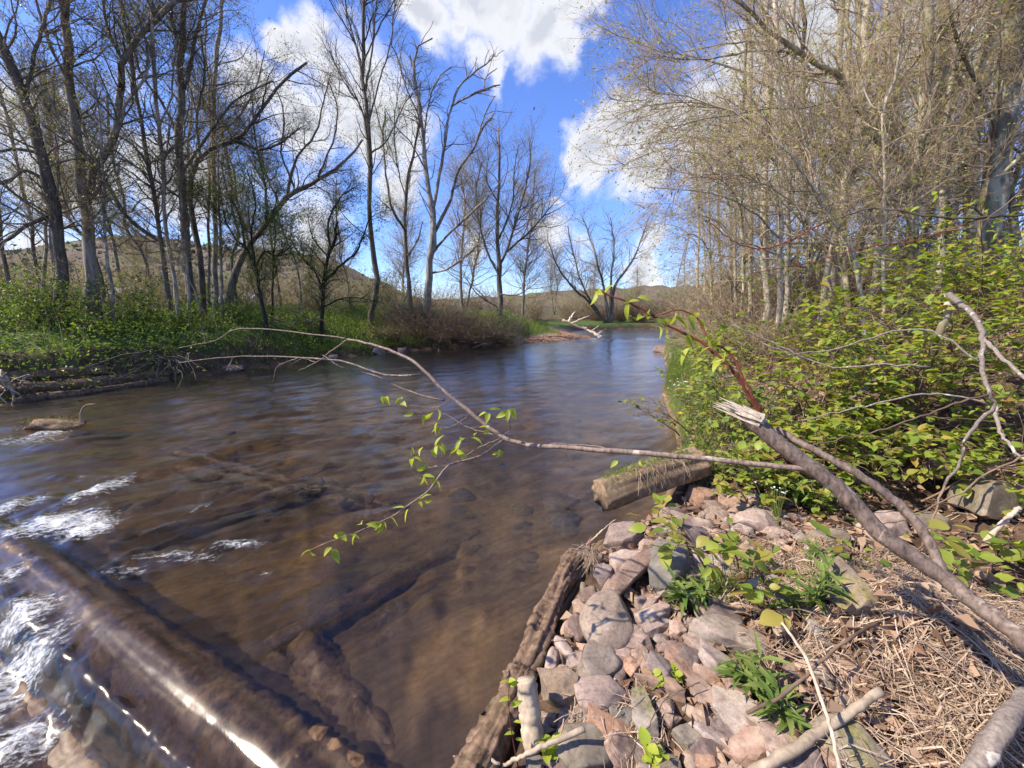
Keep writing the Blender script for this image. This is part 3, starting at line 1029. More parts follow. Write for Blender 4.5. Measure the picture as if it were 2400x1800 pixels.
for i, (px, lean, top, Yd, lab) in enumerate([(265, -28, 330, 9.7, 'thin pale sapling right of the bare whitish trunk'), (522, -8, 480, 12.0, 'thin white sapling in front of the straight slender trunk'),
                                             (444, -16, 520, 11.0, 'thin pale sapling at the foot of the tall dark trunk'), (95, 20, 300, 10.8, 'thin grey sapling left of the leaning trunk')]):
    make_tree('sapling', lab, 'tree', [trace([(px, 745), (px + lean * .3, 640), (px + lean * .7, 540), (px + lean, top), (px + lean * 1.5, top - 150)], Yd, Yd + .2, 7, 3)],
              nb=20, nt=150, ntw=600, Lb=.8, Lt=.5, bmat=BARK_PALE, lmat=BUD, nleaf=500, leafsize=.05, seed=30 + i, group=LG)
# ---- left bank, further along
make_tree('tall_tree', 'very tall bare tree bowed at the foot with a broom of upright branches', 'tree',
          [trace([(866, 752), (882, 689), (884, 651), (874, 586), (868, 515), (868, 434), (868, 353), (860, 271), (855, 206), (852, 136), (852, 65), (857, -30)], 15.8, 15.8, 13.3, 5.3)],
          [trace([(868, 420), (850, 260), (820, 215), (790, 160), (772, 120)], 15.8, 15.2, 5.1, 2.0), trace([(858, 250), (840, 130), (815, 40), (805, -30)], 15.8, 15.4, 4.5, 2.7),
           trace([(856, 215), (872, 120), (880, 30), (890, -40)], 15.8, 16.2, 4.5, 2.7), trace([(862, 290), (890, 190), (915, 100), (925, 0)], 15.8, 16.4, 3.8, 2.0),
           trace([(868, 360), (905, 330), (950, 240), (975, 215)], 15.8, 16.5, 3.8, 2.0), trace([(854, 170), (826, 90), (790, 30), (760, -20)], 15.8, 15.3, 3.2, 2.0),
           trace([(855, 140), (890, 60), (920, 10), (940, -40)], 15.8, 16, 3.2, 2.0), trace([(870, 560), (820, 520), (780, 470)], 15.8, 15.6, 3.2, 1.4)],
          nb=91, nt=420, ntw=1500, Lb=2.2, ang=.45, up=.10, tb=(.45, .98), bmat=BARK_WILLOW, tmat=TWIG_DARK, lmat=BUD, nleaf=500, leafsize=.05, seed=40, group=LG)
make_tree('ivy_tree', 'grey trunk with leafy side shoots left of the dead tree', 'tree',
          [trace([(962, 720), (955, 624), (949, 542), (952, 461), (960, 407), (977, 325), (985, 270), (975, 200), (960, 130)], 18, 18.2, 10.8, 3.4)],
          [trace([(950, 540), (920, 490), (905, 407), (898, 325), (903, 260)], 18, 17.6, 5.8, 2.7), trace([(955, 600), (980, 560), (990, 520)], 18, 18.3, 4.5, 2.0),
           trace([(900, 330), (880, 250), (870, 180)], 17.7, 17.4, 3.2, 1.4), trace([(952, 470), (930, 380), (925, 280), (940, 180)], 18, 17.8, 3.2, 1.4)],
          nb=51, nt=420, ntw=1800, Lb=1.6, tb=(.15, 1), bmat=BARK_WILLOW, lmat=LEAF_DARK, nleaf=2400, leafsize=.05, seed=41, group=LG)
make_tree('dead_tree', 'big bleached dead tree with thick broken limbs reaching up and right', 'tree',
          [trace([(1001, 720), (1009, 597), (1015, 531), (1015, 488), (1004, 445), (996, 401), (993, 336), (982, 260), (966, 175), (972, 130), (985, 100), (1010, 85)], 17.6, 17.6, 19.1, 2.7)],
          [trace([(1015, 488), (1031, 407), (1044, 315), (1058, 249), (1085, 233), (1134, 211), (1172, 201)], 17.6, 18.2, 8.3, 2.7),
           trace([(1058, 252), (1074, 206), (1107, 174), (1150, 141), (1160, 125)], 17.9, 18.4, 5.1, 2.0),
           trace([(1020, 542), (1052, 477), (1074, 401), (1112, 347), (1134, 293), (1153, 277)], 17.6, 17.2, 7.7, 2.7),
           trace([(1009, 597), (1047, 553), (1080, 521), (1128, 477), (1177, 423)], 17.6, 17.0, 6.4, 2.7),
           trace([(1012, 640), (1050, 630), (1090, 600), (1130, 565)], 17.5, 17.0, 5.1, 2.7),
           trace([(1004, 445), (995, 330), (1005, 244), (1028, 180), (1060, 155)], 17.6, 18, 5.1, 2.0),
           trace([(985, 280), (950, 200), (930, 130), (915, 100)], 17.6, 17.3, 3.8, 2.0), trace([(1112, 347), (1140, 260), (1160, 225)], 17.3, 17.1, 3.8, 2.0),
           trace([(998, 400), (960, 330), (930, 300), (900, 250)], 17.6, 17.2, 3.8, 1.4), trace([(1134, 211), (1140, 180), (1165, 160)], 18.1, 18.3, 3.2, 1.4)],
          nb=102, nt=200, ntw=260, Lb=1.3, Lt=.5, Ltw=.25, ang=.6, up=.02, bmat=bark('bark_bleached', (.06, .05, .042), (.40, .36, .31), 4, .13), tmat=TWIG, nleaf=0, seed=42, group=LG, tip=.006)
make_tree('willow_tree', 'broad bare willow rising behind the brush mound', 'tree',
          [trace([(1172, 752), (1172, 678), (1172, 624), (1166, 542), (1166, 461), (1172, 352), (1168, 300)], 19.8, 19.8, 14.0, 2.7)],
          [trace([(1172, 620), (1188, 586), (1226, 461), (1242, 380), (1240, 330)], 19.8, 20.2, 6.4, 2.0), trace([(1172, 650), (1145, 597), (1118, 504), (1118, 423), (1130, 380)], 19.8, 19.2, 5.8, 2.0),
           trace([(1188, 590), (1242, 542), (1297, 477), (1313, 461)], 19.8, 20.4, 5.1, 1.4), trace([(1170, 560), (1200, 480), (1205, 400), (1215, 340)], 19.8, 20, 4.5, 1.4),
           trace([(1172, 690), (1215, 690), (1260, 660)], 19.6, 19.4, 3.2, 1.4), trace([(1165, 470), (1140, 420), (1150, 350)], 19.8, 19.6, 3.2, 1.4), trace([(1166, 720), (1120, 690), (1090, 650)], 19.8, 19.5, 3.8, 1.4)],
          nb=119, nt=900, ntw=3400, Lb=2.6, Lt=1.2, Ltw=.4, ang=.65, up=.05, tb=(.2, 1), bmat=BARK_WILLOW, lmat=BUD_WILLOW, nleaf=3000, leafsize=.06, lw=.3, seed=43, group=LG)
make_tree('willow_tree', 'wide many-stemmed tree at the far bend of the river', 'tree',
          [trace([(1425, 760), (1380, 710), (1330, 660), (1302, 613), (1285, 560)], 31, 30, 7.0, 2.0), trace([(1428, 760), (1415, 672), (1400, 613), (1378, 542), (1360, 500)], 31, 31, 7.7, 2.0),
           trace([(1432, 760), (1443, 667), (1475, 624), (1500, 570), (1520, 510)], 31, 31.5, 8.3, 2.0), trace([(1430, 755), (1432, 650), (1440, 580), (1430, 510)], 31, 31, 6.4, 2.0),
           trace([(1422, 760), (1370, 680), (1345, 600), (1330, 530)], 31, 31.3, 5.8, 2.0)],
          [], nb=119, nt=900, ntw=3400, Lb=2.8, Lt=1.3, Ltw=.5, ang=.7, up=.04, tb=(.3, 1), bmat=BARK_WILLOW, lmat=BUD_WILLOW, nleaf=3600, leafsize=.07, lw=.3, seed=44, group=LG, tip=.004)
W0 = make_tree('willow_tree', 'pale green hazy willow crown standing behind the dead tree', 'tree',
               [trace([(1085, 745), (1080, 650), (1085, 560), (1090, 480), (1080, 400)], 25, 25, 7.7, 2.0), trace([(1088, 745), (1110, 640), (1125, 540), (1130, 450)], 25, 25.4, 5.8, 2.0)], [],
               nb=102, nt=900, ntw=4200, Lb=3.4, Lt=1.3, Ltw=.5, ang=.8, up=.03, tb=(.25, 1), bmat=BARK_WILLOW, tmat=TWIG_TAN, lmat=BUD_WILLOW, nleaf=7000, leafsize=.07, lw=.3, seed=45,
               group='hazy willows behind the far bank', tip=.004)
W1 = make_tree('willow_tree', 'slender hazy willow between the broad willow and the river bend', 'tree',
               [trace([(1225, 745), (1230, 640), (1245, 540), (1250, 460), (1255, 400)], 27, 27, 5.8, 2.0)], [], nb=85, nt=700, ntw=3200, Lb=3.0, Lt=1.2, Ltw=.5, ang=.8, up=.03, tb=(.2, 1),
               bmat=BARK_WILLOW, tmat=TWIG_TAN, lmat=BUD_WILLOW, nleaf=5000, leafsize=.07, lw=.3, seed=46, group='hazy willows behind the far bank', tip=.004)
for i, (px, Yd, sc, lab) in enumerate([(945, 30, .95, 'hazy willow seen between the very tall tree and the dead tree'), (780, 34, .9, 'hazy willow far behind the black forked tree'),
                                       (620, 36, 1.0, 'hazy willow far behind the inclined trunk'), (1300, 42, .7, 'small hazy willow behind the gravel bar'),
                                       (1385, 58, .8, 'low hazy willow left of the tree at the river bend'), (330, 32, .9, 'hazy willow far behind the slim bowed trunk'),
                                       (1490, 60, .7, 'low hazy willow right of the tree at the river bend')]):
    p = at(px, 740, Yd)
    copy_tree(W0 if i % 2 else W1, (p[0], p[1], gz(p[0], p[1])), i * 1.3, sc, lab, 'hazy willows behind the far bank')
for i, (px, Yd, sc) in enumerate([(40, 13, .95), (175, 14, 1.0), (250, 12.6, .9), (305, 15, 1.05), (365, 16, 1.0), (470, 15.5, 1.05), (560, 16.5, .95), (600, 18, 1.0), (660, 19, .95), (700, 17, .8), (110, 16.5, 1.1), (-40, 12, 1.0), (820, 23, .9)]):
    p = at(px, 735, Yd)
    copy_tree((SLIM0, SLIM1)[i % 2], (p[0], p[1], gz(p[0], p[1])), [.4, 2.0, -1.1, 3.0, -2.2][i % 5], sc, 'one of the slim bare trunks standing further back in the left group', 'slim trunks at the back of the left group')
print('left trees', TRI[0], round(time.time() - T0, 1))

# ---- the wood on the right bank
make_tree('birch_tree', 'tall thin pale trunk with long twiggy boughs hanging over the river', 'tree',
          [trace([(1829, 720), (1829, 543), (1829, 434), (1826, 325), (1823, 217), (1820, 108), (1818, -40)], 9, 9, 12.6, 8.9)],
          [trace([(1829, 330), (1760, 280), (1660, 245), (1560, 240), (1440, 270)], 9, 8.4, 5.2, 1.5), trace([(1823, 217), (1740, 170), (1650, 140), (1520, 110), (1400, 60)], 9, 8.6, 5.2, 1.5),
           trace([(1829, 450), (1760, 400), (1680, 375), (1560, 350), (1430, 400)], 9, 8.5, 4.4, 1.5), trace([(1829, 560), (1740, 480), (1640, 450), (1520, 440)], 9, 8.3, 4.4, 1.5),
           trace([(1820, 110), (1740, 40), (1660, -20)], 9, 8.7, 5.2, 2.2), trace([(1829, 600), (1740, 570), (1660, 590)], 9, 8.4, 3.7, 1.5)],
          nb=56, nt=800, ntw=3400, Lb=1.5, Lt=1.12, Ltw=0.38, up=.0, bias=(-.5, 0, 0), lean2=(-.3, 0, -.05), bmat=BARK_BIRCH, tmat=TWIG_TAN, lmat=BUD_LIME, nleaf=2600, leafsize=.042, seed=60, group=RG, dens=.5, lmul=1.5)
make_tree('lichened_tree', 'stout lichened trunk with one long limb slanting up to the left', 'tree',
          [trace([(2132, 740), (2138, 597), (2132, 461), (2143, 380), (2170, 244), (2176, 136), (2178, -60)], 6.6, 6.7, 20.7, 17.8)],
          [trace([(2132, 400), (2110, 355), (2062, 326), (1997, 228), (1959, 179), (1877, 125), (1801, 70), (1725, 0), (1680, -40)], 6.6, 6.6, 16.3, 5.2),
           trace([(1990, 225), (1900, 250), (1800, 255), (1680, 275), (1560, 300)], 6.6, 6.2, 4.4, 1.5), trace([(1880, 127), (1780, 120), (1640, 140), (1500, 130)], 6.6, 6.3, 4.4, 1.5),
           trace([(2170, 240), (2230, 150), (2280, 80), (2320, 0)], 6.6, 7.2, 6.7, 3.7), trace([(2060, 326), (1980, 330), (1880, 320), (1760, 350)], 6.6, 6.1, 4.4, 1.5)],
          nb=60, nt=760, ntw=3200, Lb=1.3, Lt=0.98, Ltw=0.35, up=.02, bias=(-.35, -.1, 0), lean2=(-.25, 0, 0), bmat=BARK_LICHEN, tmat=TWIG_TAN, lmat=BUD_LIME, nleaf=2200, leafsize=.042, seed=61, group=RG, dens=.5, lmul=1.5, sides=12)
make_tree('birch_tree', 'slender white-barked tree forking in a narrow Y', 'tree',
          [trace([(2073, 720), (2073, 597), (2073, 434), (2070, 255), (2095, 200), (2110, 120), (2120, 20)], 6.0, 6.0, 7.4, 3.7)],
          [trace([(2070, 258), (2045, 250), (2020, 190), (2000, 100)], 6, 6.1, 3.7, 1.5), trace([(2073, 450), (2030, 400), (1960, 370), (1880, 390)], 6, 5.8, 3.0, 1.5)],
          nb=26, nt=360, ntw=1400, Lb=.9, Lt=0.75, Ltw=0.3, bmat=BARK_BIRCH, tmat=TWIG_TAN, lmat=BUD_LIME, nleaf=900, leafsize=.042, seed=62, group=RG, dens=.5, lmul=1.5)
make_tree('bowed_tree', 'young grey tree bowing to the left over the slope, bare foot among leaves', 'tree',
          [trace([(2024, 830), (2018, 678), (1986, 570), (1932, 488), (1877, 391), (1812, 326), (1704, 255), (1600, 225), (1500, 205)], 5.4, 5.6, 10.4, 1.5)],
          [trace([(1990, 580), (1930, 560), (1850, 470), (1760, 420), (1640, 400)], 5.4, 5.2, 4.4, 1.5), trace([(1880, 395), (1800, 400), (1690, 420), (1580, 400)], 5.5, 5.3, 3.7, 1.1),
           trace([(1935, 490), (1900, 380), (1860, 250), (1800, 150)], 5.5, 5.9, 4.4, 1.5)],
          nb=50, nt=600, ntw=2400, Lb=1.0, Lt=0.83, Ltw=0.31, up=.0, bias=(-.4, 0, 0), lean2=(-.2, 0, 0), bmat=BARK_BIRCH, tmat=TWIG_TAN, lmat=BUD_LIME, nleaf=1300, leafsize=.042, seed=63, group=RG, dens=.5, lmul=1.5)
make_tree('stout_tree', 'thickest trunk of the wood, mottled brown, at the edge of the picture', 'tree',
          [trace([(2317, 700), (2322, 543), (2333, 434), (2344, 326), (2366, 163), (2382, -60)], 7.0, 7.0, 38.5, 34.0)],
          [trace([(2345, 330), (2290, 200), (2240, 90), (2220, 0)], 7, 6.6, 8.9, 5.2), trace([(2335, 420), (2400, 360), (2460, 300)], 7, 6.8, 10.4, 6.7),
           trace([(2325, 520), (2250, 470), (2150, 450), (2040, 470)], 7, 6.4, 5.2, 1.5)],
          nb=40, nt=480, ntw=1800, Lb=1.2, Lt=0.9, Ltw=0.33, bmat=BARK_LICHEN, tmat=TWIG_TAN, lmat=BUD_LIME, nleaf=900, leafsize=.042, seed=64, group=RG, dens=.5, lmul=1.5, sides=16)
make_tree('lichened_tree', 'leaning mottled trunk just behind the thickest one', 'tree',
          [trace([(2268, 690), (2279, 380), (2295, 217), (2333, 81), (2350, -60)], 8.6, 8.6, 23.7, 20.7)], [trace([(2290, 250), (2240, 180), (2210, 80), (2200, -20)], 8.6, 8.4, 6.7, 3.7)],
          nb=30, nt=400, ntw=1600, Lb=1.3, Lt=0.9, bmat=BARK_LICHEN, tmat=TWIG_TAN, lmat=BUD_LIME, nleaf=900, leafsize=.042, seed=65, group=RG, dens=.5, lmul=1.5, sides=12)
PROT = []
thin = [(1845, 10, 12, 10, 'thin pale trunk just right of the tall one with hanging boughs'), (1891, 11.5, 10, -6, 'thin straight trunk second right of the tall one with hanging boughs'),
        (1760, 14, 11, -4, 'thin pale trunk left of the tall one with hanging boughs'), (1975, 9.5, 13, 14, 'thin mottled trunk behind the bowed young tree')]
for i, (px, Yd, w, ln, lab) in enumerate(thin):
    PROT.append(make_tree('birch_tree', lab, 'tree', [trace([(px, 710), (px + ln * .2, 560), (px + ln * .6, 380), (px + ln, 160), (px + ln * 1.4, -120)], Yd, Yd, w, w * .65)],
                          [trace([(px + ln * .5, 420), (px - 60, 350), (px - 150, 320), (px - 260, 340)], Yd, Yd - .5, 4.5, 1.5), trace([(px + ln * .3, 500), (px + 60, 430), (px + 110, 330)], Yd, Yd + .5, 4, 1.5)],
                          nb=44, nt=560, ntw=2300, Lb=1.7, Lt=1.2, Ltw=0.4, up=.02, bias=(-.25, 0, 0), bmat=[BARK_BIRCH, BARK_LICHEN][i % 2], tmat=TWIG_TAN, lmat=BUD_LIME, nleaf=1500, leafsize=.042,
                          tb=(.12, .98), seed=70 + i, group=RG, dens=.36, lmul=1.5))
more = [(1725, 15), (1690, 19), (1660, 22), (1630, 26), (1600, 31), (1915, 13.5), (1945, 10.5), (2003, 12), (2040, 9.8), (2095, 12.5), (2165, 10.5), (2205, 8.9), (2250, 13), (1790, 17), (1870, 19), (1960, 16),
        (2120, 15), (2330, 12), (2390, 10), (2060, 18), (2220, 17), (1572, 38), (1705, 30), (1755, 25), (1820, 24), (1740, 12.5), (1800, 10.8), (1865, 9.4), (1928, 9.0), (1990, 8.4), (2050, 11), (2110, 9.2), (2185, 8.0), (2240, 9.6), (2300, 10.5), (2360, 8.8), (1715, 17), (1670, 16.5), (1645, 20), (1900, 17), (2090, 16)]
for i, (px, Yd) in enumerate(more):
    p = at(px, 720, Yd)
    src = PROT[i % 4]
    sc = [.9, 1.05, .8, 1.1, .95][i % 5] * (1.0 if Yd < 20 else .85)
    copy_tree(src, (p[0], p[1], gz(p[0], p[1]) - .05), [0, .5, -.6, 2.2, 1.1, -1.4][i % 6], sc, 'one of the slender pale trunks crowding the wood on the right bank', RG)
print('right trees', TRI[0], round(time.time() - T0, 1))
# ------------------------------------------------------------------ stones
def ico(sub):
    bm = bmesh.new()
    bmesh.ops.create_icosphere(bm, subdivisions=sub, radius=1)
    V = np.array([v.co[:] for v in bm.verts])
    F_ = np.array([[v.index for v in f.verts] for f in bm.faces])
    bm.free()
    return V, F_


ICO = {k: ico(k) for k in (3, 4, 5)}


def rock_arrays(seed, dims, kind='block', res=4):
    rng = np.random.default_rng(seed)
    V, F_ = ICO[res]
    p = V.copy()
    ncut = {'round': 9, 'block': 13, 'slab': 11, 'pebble': 5}[kind]
    lo, hi = {'round': (.60, .88), 'block': (.42, .74), 'slab': (.44, .76), 'pebble': (.8, .95)}[kind]
    p = p * (1 + .16 * vnoise(p * 1.3 + seed * 3.1, seed))[:, None]
    for c in range(ncut):
        n = norm(rng.normal(size=3) * (np.array([1, 1, .35]) if kind == 'slab' else 1))
        d = rng.uniform(lo, hi)
        ex = p @ n - d
        p = p - n[None] * (np.maximum(ex, 0) * .96)[:, None]
    if kind == 'slab':
        for sg in (1, -1):
            n = norm(np.array([rng.normal(0, .12), rng.normal(0, .12), sg]))
            ex = p @ n - rng.uniform(.42, .55)
            p = p - n[None] * (np.maximum(ex, 0) * .97)[:, None]
    p /= np.abs(p).max(0)
    am = {'round': .05, 'block': .06, 'slab': .05, 'pebble': .03}[kind]
    n3 = fbm(p * 2.2 + seed, 4, seed, .55)
    p = p * (1 + am * n3 + .018 * fbm(p * 7 + seed, 3, seed + 2) * (kind != 'pebble'))[:, None]
    if kind in ('slab', 'block'):                      # bedding steps
        st = np.sin(p[:, 2] * rng.uniform(7, 12) + 2.5 * vnoise(p * 1.5, seed + 5))
        p[:, :2] *= (1 + .022 * st * (np.abs(p[:, 2]) < .9))[:, None]
    return p * np.array(dims)[None] / 2, F_


def hull_rock(seed, dims, kind='slab'):
    """angular broken stone: hull of jittered outlines, edges worn a little"""
    rng = np.random.default_rng(seed)
    bm = bmesh.new()
    n = rng.integers(6, 9)
    for lay, zz in enumerate((-1, 1) if kind == 'slab' else (-1, .1, 1)):
        a = np.sort(rng.uniform(0, 2 * np.pi, n))
        for t in a:
            r = rng.uniform(.72, 1.0) * (1.0 if zz < .5 else rng.uniform(.75, 1.0))
            bm.verts.new((math.cos(t) * r, math.sin(t) * r, zz * rng.uniform(.75, 1.0)))
    hl = bmesh.ops.convex_hull(bm, input=bm.verts)
    junk = list({v for v in hl['geom_interior'] + hl['geom_unused'] if isinstance(v, bmesh.types.BMVert)})
    bmesh.ops.delete(bm, geom=junk, context='VERTS')
    bmesh.ops.dissolve_limit(bm, angle_limit=.16, verts=bm.verts, edges=bm.edges)
    for v in bm.verts:
        v.co = Vector((v.co.x * dims[0] / 2, v.co.y * dims[1] / 2, v.co.z * dims[2] / 2))
    bmesh.ops.bevel(bm, geom=list(bm.edges), offset=min(dims) * .07, segments=1, affect='EDGES', clamp_overlap=True)
    bmesh.ops.triangulate(bm, faces=bm.faces)
    for _ in range(3):
        lim = max(dims) * .09
        ed = [e for e in bm.edges if e.calc_length() > lim]
        if not ed or len(bm.faces) > 900:
            break
        bmesh.ops.subdivide_edges(bm, edges=ed, cuts=1)
        bmesh.ops.triangulate(bm, faces=bm.faces)
    V = np.array([v.co[:] for v in bm.verts])
    bm.verts.index_update()
    F_ = np.array([[v.index for v in f.verts] for f in bm.faces])
    bm.free()
    m = max(dims)
    V = V + norm(V) * (m * .035 * fbm(V / m * 4 + seed, 4, seed, .55))[:, None]
    lay = np.round(V[:, 2] / dims[2] * rng.integers(4, 8))
    V[:, :2] *= (1 + .03 * (vnoise(np.stack([lay * 3.7, lay * 0 + seed, lay * 0], 1), seed)))[:, None]
    return V, F_


def put_rock(name, label, cat, c, L, Wd, Hh, yaw, seed, kind, mt, res=4, tilt=(0, 0), group=None, sink=.3, z=None):
    V, F_ = hull_rock(seed, (L, Wd, Hh), kind) if kind in ('slab', 'block') else rock_arrays(seed, (L, Wd, Hh), kind, res)
    me = mesh_arrays(name, V, None, F_, True, mt)
    if kind in ('slab', 'block'):
        me.set_sharp_from_angle(angle=R(32))
    g = gz(c[0], c[1]) if z is None else z
    o = link(name, me)
    o.location = (float(c[0]), float(c[1]), float(g + Hh * (.5 - sink)))
    o.rotation_euler = (tilt[0], tilt[1], yaw)
    tag(o, label, cat, group)
    return o


def zfix(px, py, n=4):
    """where the line of sight through a place in the picture meets the ground"""
    z = .2
    for _ in range(n):
        q = onz(px, py, z)
        z = .5 * z + .5 * gz(q[0], q[1])
    return onz(px, py, z)


SG = 'stones of the piled bank by the old timber'
# (crop x, crop y, length, width, angle, kind, material, height factor, label) on the pile of stones
STN = [
    (870, 400, 205, 150, 15, 'block', ST_PINK, .75, 'pale blocky stone at the water edge, nearest the rusty spike'),
    (1230, 325, 360, 110, -8, 'slab', ST_PINK, .7, 'long flat pale stone at the top of the pile by the water'),
    (1100, 370, 160, 90, 0, 'block', ST_TAN, .8, 'squat tan stone below the long flat pale stone'),
    (1045, 445, 190, 95, 8, 'block', ST_PINK, .7, 'pink stone wedged above the mossy slab'),
    (1235, 425, 210, 150, -40, 'slab', ST_PLUM, .9, 'dark slab standing on edge behind the grey boulder'),
    (870, 545, 170, 150, 30, 'block', ST_PINK, .8, 'angular pink stone between the straw tuft and the mossy slab'),
    (890, 650, 430, 150, 36, 'slab', ST_MOSS, .9, 'long pink slab with a stripe of dark moss'),
    (1100, 600, 250, 190, 58, 'block', ST_GREY, .95, 'sharp-edged grey boulder above the leafy tuft'),
    (785, 885, 285, 240, 62, 'round', ST_TAN, .8, 'large rounded boulder with tan top and pink base'),
    (745, 610, 130, 90, 80, 'block', ST_PLUM, .9, 'plum-dark stone with a pale foot near the timber'),
    (690, 692, 66, 48, 0, 'pebble', ST_GREY, .8, 'small banded oval pebble near the plum-dark stone'),
    (672, 762, 150, 130, -30, 'block', ST_PLUM, .9, 'purplish stone with a white corner left of the rounded boulder'),
    (600, 880, 190, 95, 62, 'round', ST_LAYER, .8, 'banded oval stone leaning beside the old timber'),
    (548, 868, 110, 46, 62, 'pebble', ST_PINK, .8, 'narrow pink stone pressed against the banded oval one'),
    (515, 985, 170, 56, -52, 'pebble', ST_PINK, .8, 'finger-shaped pale stone lying against the timber'),
    (460, 1072, 140, 62, 78, 'pebble', ST_PINK, .9, 'sausage-shaped smooth pink stone by the timber'),
    (600, 1080, 175, 100, 8, 'slab', ST_PINK, .5, 'flat pink stone with a notched corner'),
    (715, 1125, 215, 180, 62, 'round', ST_TAN, .85, 'rounded tan boulder below the large one'),
    (520, 1142, 95, 80, 0, 'block', ST_PINK, .8, 'small blocky stone below the flat notched one'),
    (505, 1280, 290, 220, -28, 'slab', ST_TAN, .7, 'broad tan stone half in the shade of a piece of wood'),
    (735, 1285, 285, 215, 5, 'round', ST_PINK, .6, 'big rough pink stone with a rounded face'),
    (858, 1412, 160, 140, 70, 'block', ST_GREY, .6, 'greyish stone under the big rough pink one'),
    (200, 1440, 290, 170, 75, 'slab', ST_PLUM, .5, 'red-brown stone leaning in the shade by the timber'),
    (540, 1455, 160, 100, 22, 'block', ST_TAN, .7, 'small pale wedge stone above the pale stick'),
    (655, 1590, 380, 230, 8, 'round', ST_GREY, .7, 'large smooth grey boulder at the bottom edge'),
    (362, 1655, 110, 90, 45, 'block', ST_GREY, .8, 'small pointed grey stone at the bottom edge'),
    (960, 1410, 310, 135, -75, 'slab', ST_MOSSG, .9, 'upright knobbly stone furred with yellow moss'),
    (1010, 845, 205, 125, 12, 'block', ST_MOSS, .8, 'squarish stone with a mossy cap right of the rounded boulder'),
    (1010, 920, 235, 95, 20, 'slab', ST_PINK, .8, 'long squared stone below the mossy capped one'),
    (1065, 953, 82, 50, 5, 'pebble', ST_PLUM, .8, 'small smooth stone below the long squared one'),
    (1150, 1005, 235, 70, 0, 'slab', ST_PLUM, .7, 'dark flat slab edge in the middle of the pile'),
    (1155, 915, 100, 90, 30, 'block', ST_PINK, .7, 'small pink stone under the leafy tuft'),
    (1030, 1090, 215, 120, -35, 'slab', ST_LAYER, .8, 'dark flaking slab in the middle of the pile'),
    (1170, 1125, 280, 130, -48, 'slab', ST_LAYER, .7, 'long layered slab tilted down to the right'),
    (1345, 1085, 230, 130, -55, 'block', ST_PINK, .8, 'pointed pale stone beside the wide flat one'),
    (1060, 1235, 340, 120, -36, 'slab', ST_LAYER, .9, 'long dark layered slab with pale ridges'),
    (1330, 1310, 340, 130, -42, 'slab', ST_LAYER, .8, 'lowest of the long layered slabs, half in shade'),
    (1280, 1380, 250, 90, -35, 'slab', ST_TAN, .7, 'thin tan slab below the long layered ones'),
    (832, 1145, 130, 70, 80, 'pebble', ST_PLUM, .8, 'dark upright pebble right of the rounded tan boulder'),
    (905, 1085, 95, 85, 60, 'round', ST_PINK, .8, 'small rounded pink stone left of the flaking slab'),
    (1215, 1530, 200, 150, -20, 'slab', ST_GREY, .6, 'flat grey stone with a ruled face near the bottom'),
    (1330, 1490, 110, 190, 80, 'block', ST_PINK, .7, 'tapering pink stone near the bottom among straw'),
    (1030, 1600, 150, 120, -40, 'block', ST_PINK, .6, 'pink stone at the bottom edge beside yellow leaves'),
    (1230, 1640, 140, 90, -30, 'round', ST_TAN, .7, 'tan cobble at the bottom edge'),
    (1290, 565, 170, 90, -40, 'slab', ST_TAN, .7, 'narrow slab behind the leafy tuft'),
    (1280, 175, 180, 110, -25, 'block', ST_PINK, .8, 'ragged stone below the mossy log'),
    (1200, 245, 200, 60, 5, 'slab', ST_PLUM, .8, 'thin reddish slab above the long flat pale stone'),
    (1390, 240, 170, 90, -10, 'block', ST_PINK, .8, 'pink stone under the oval leaves'),
]
ST_POS = []


def crop2(x, y):
    return 1100 + x / 2.37, 1100 + y / 2.37


def traced_stone(i, px, py, L, Wd, ang, kind, mt, hf, label, res=4):
    c = zfix(px, py)
    ca, sa = math.cos(R(ang)), math.sin(R(ang))
    z = c[2]
    e1, e2 = onz(px + ca * L / 2, py - sa * L / 2, z), onz(px - ca * L / 2, py + sa * L / 2, z)
    v = (e1 - e2)[:2]
    fwd = c[1] * math.cos(PITCH) + (CAM_H - c[2]) * math.sin(PITCH)
    Lm, Wm = np.linalg.norm(v), Wd / FPX * fwd * 1.12
    Lm = min(Lm, L / FPX * fwd * 1.5)
    Hm = hf * min(Wm, Lm) * .95
    yaw = math.atan2(v[1], v[0])
    rng = np.random.default_rng(900 + i)
    tl = (rng.normal(0, .12), rng.normal(0, .10))
    if kind == 'slab':
        tl = (rng.normal(.05, .16), rng.normal(0, .12))
    ST_POS.append((c[0], c[1], .5 * max(Lm, Wm)))
    off = np.array([c[0], c[1]]) * (1 - .0)
    return put_rock('stone', label, 'stone', off, Lm * 1.16, Wm * 1.14, Hm * 1.1, yaw, 500 + i, kind, mt, res, tl, SG, .28)


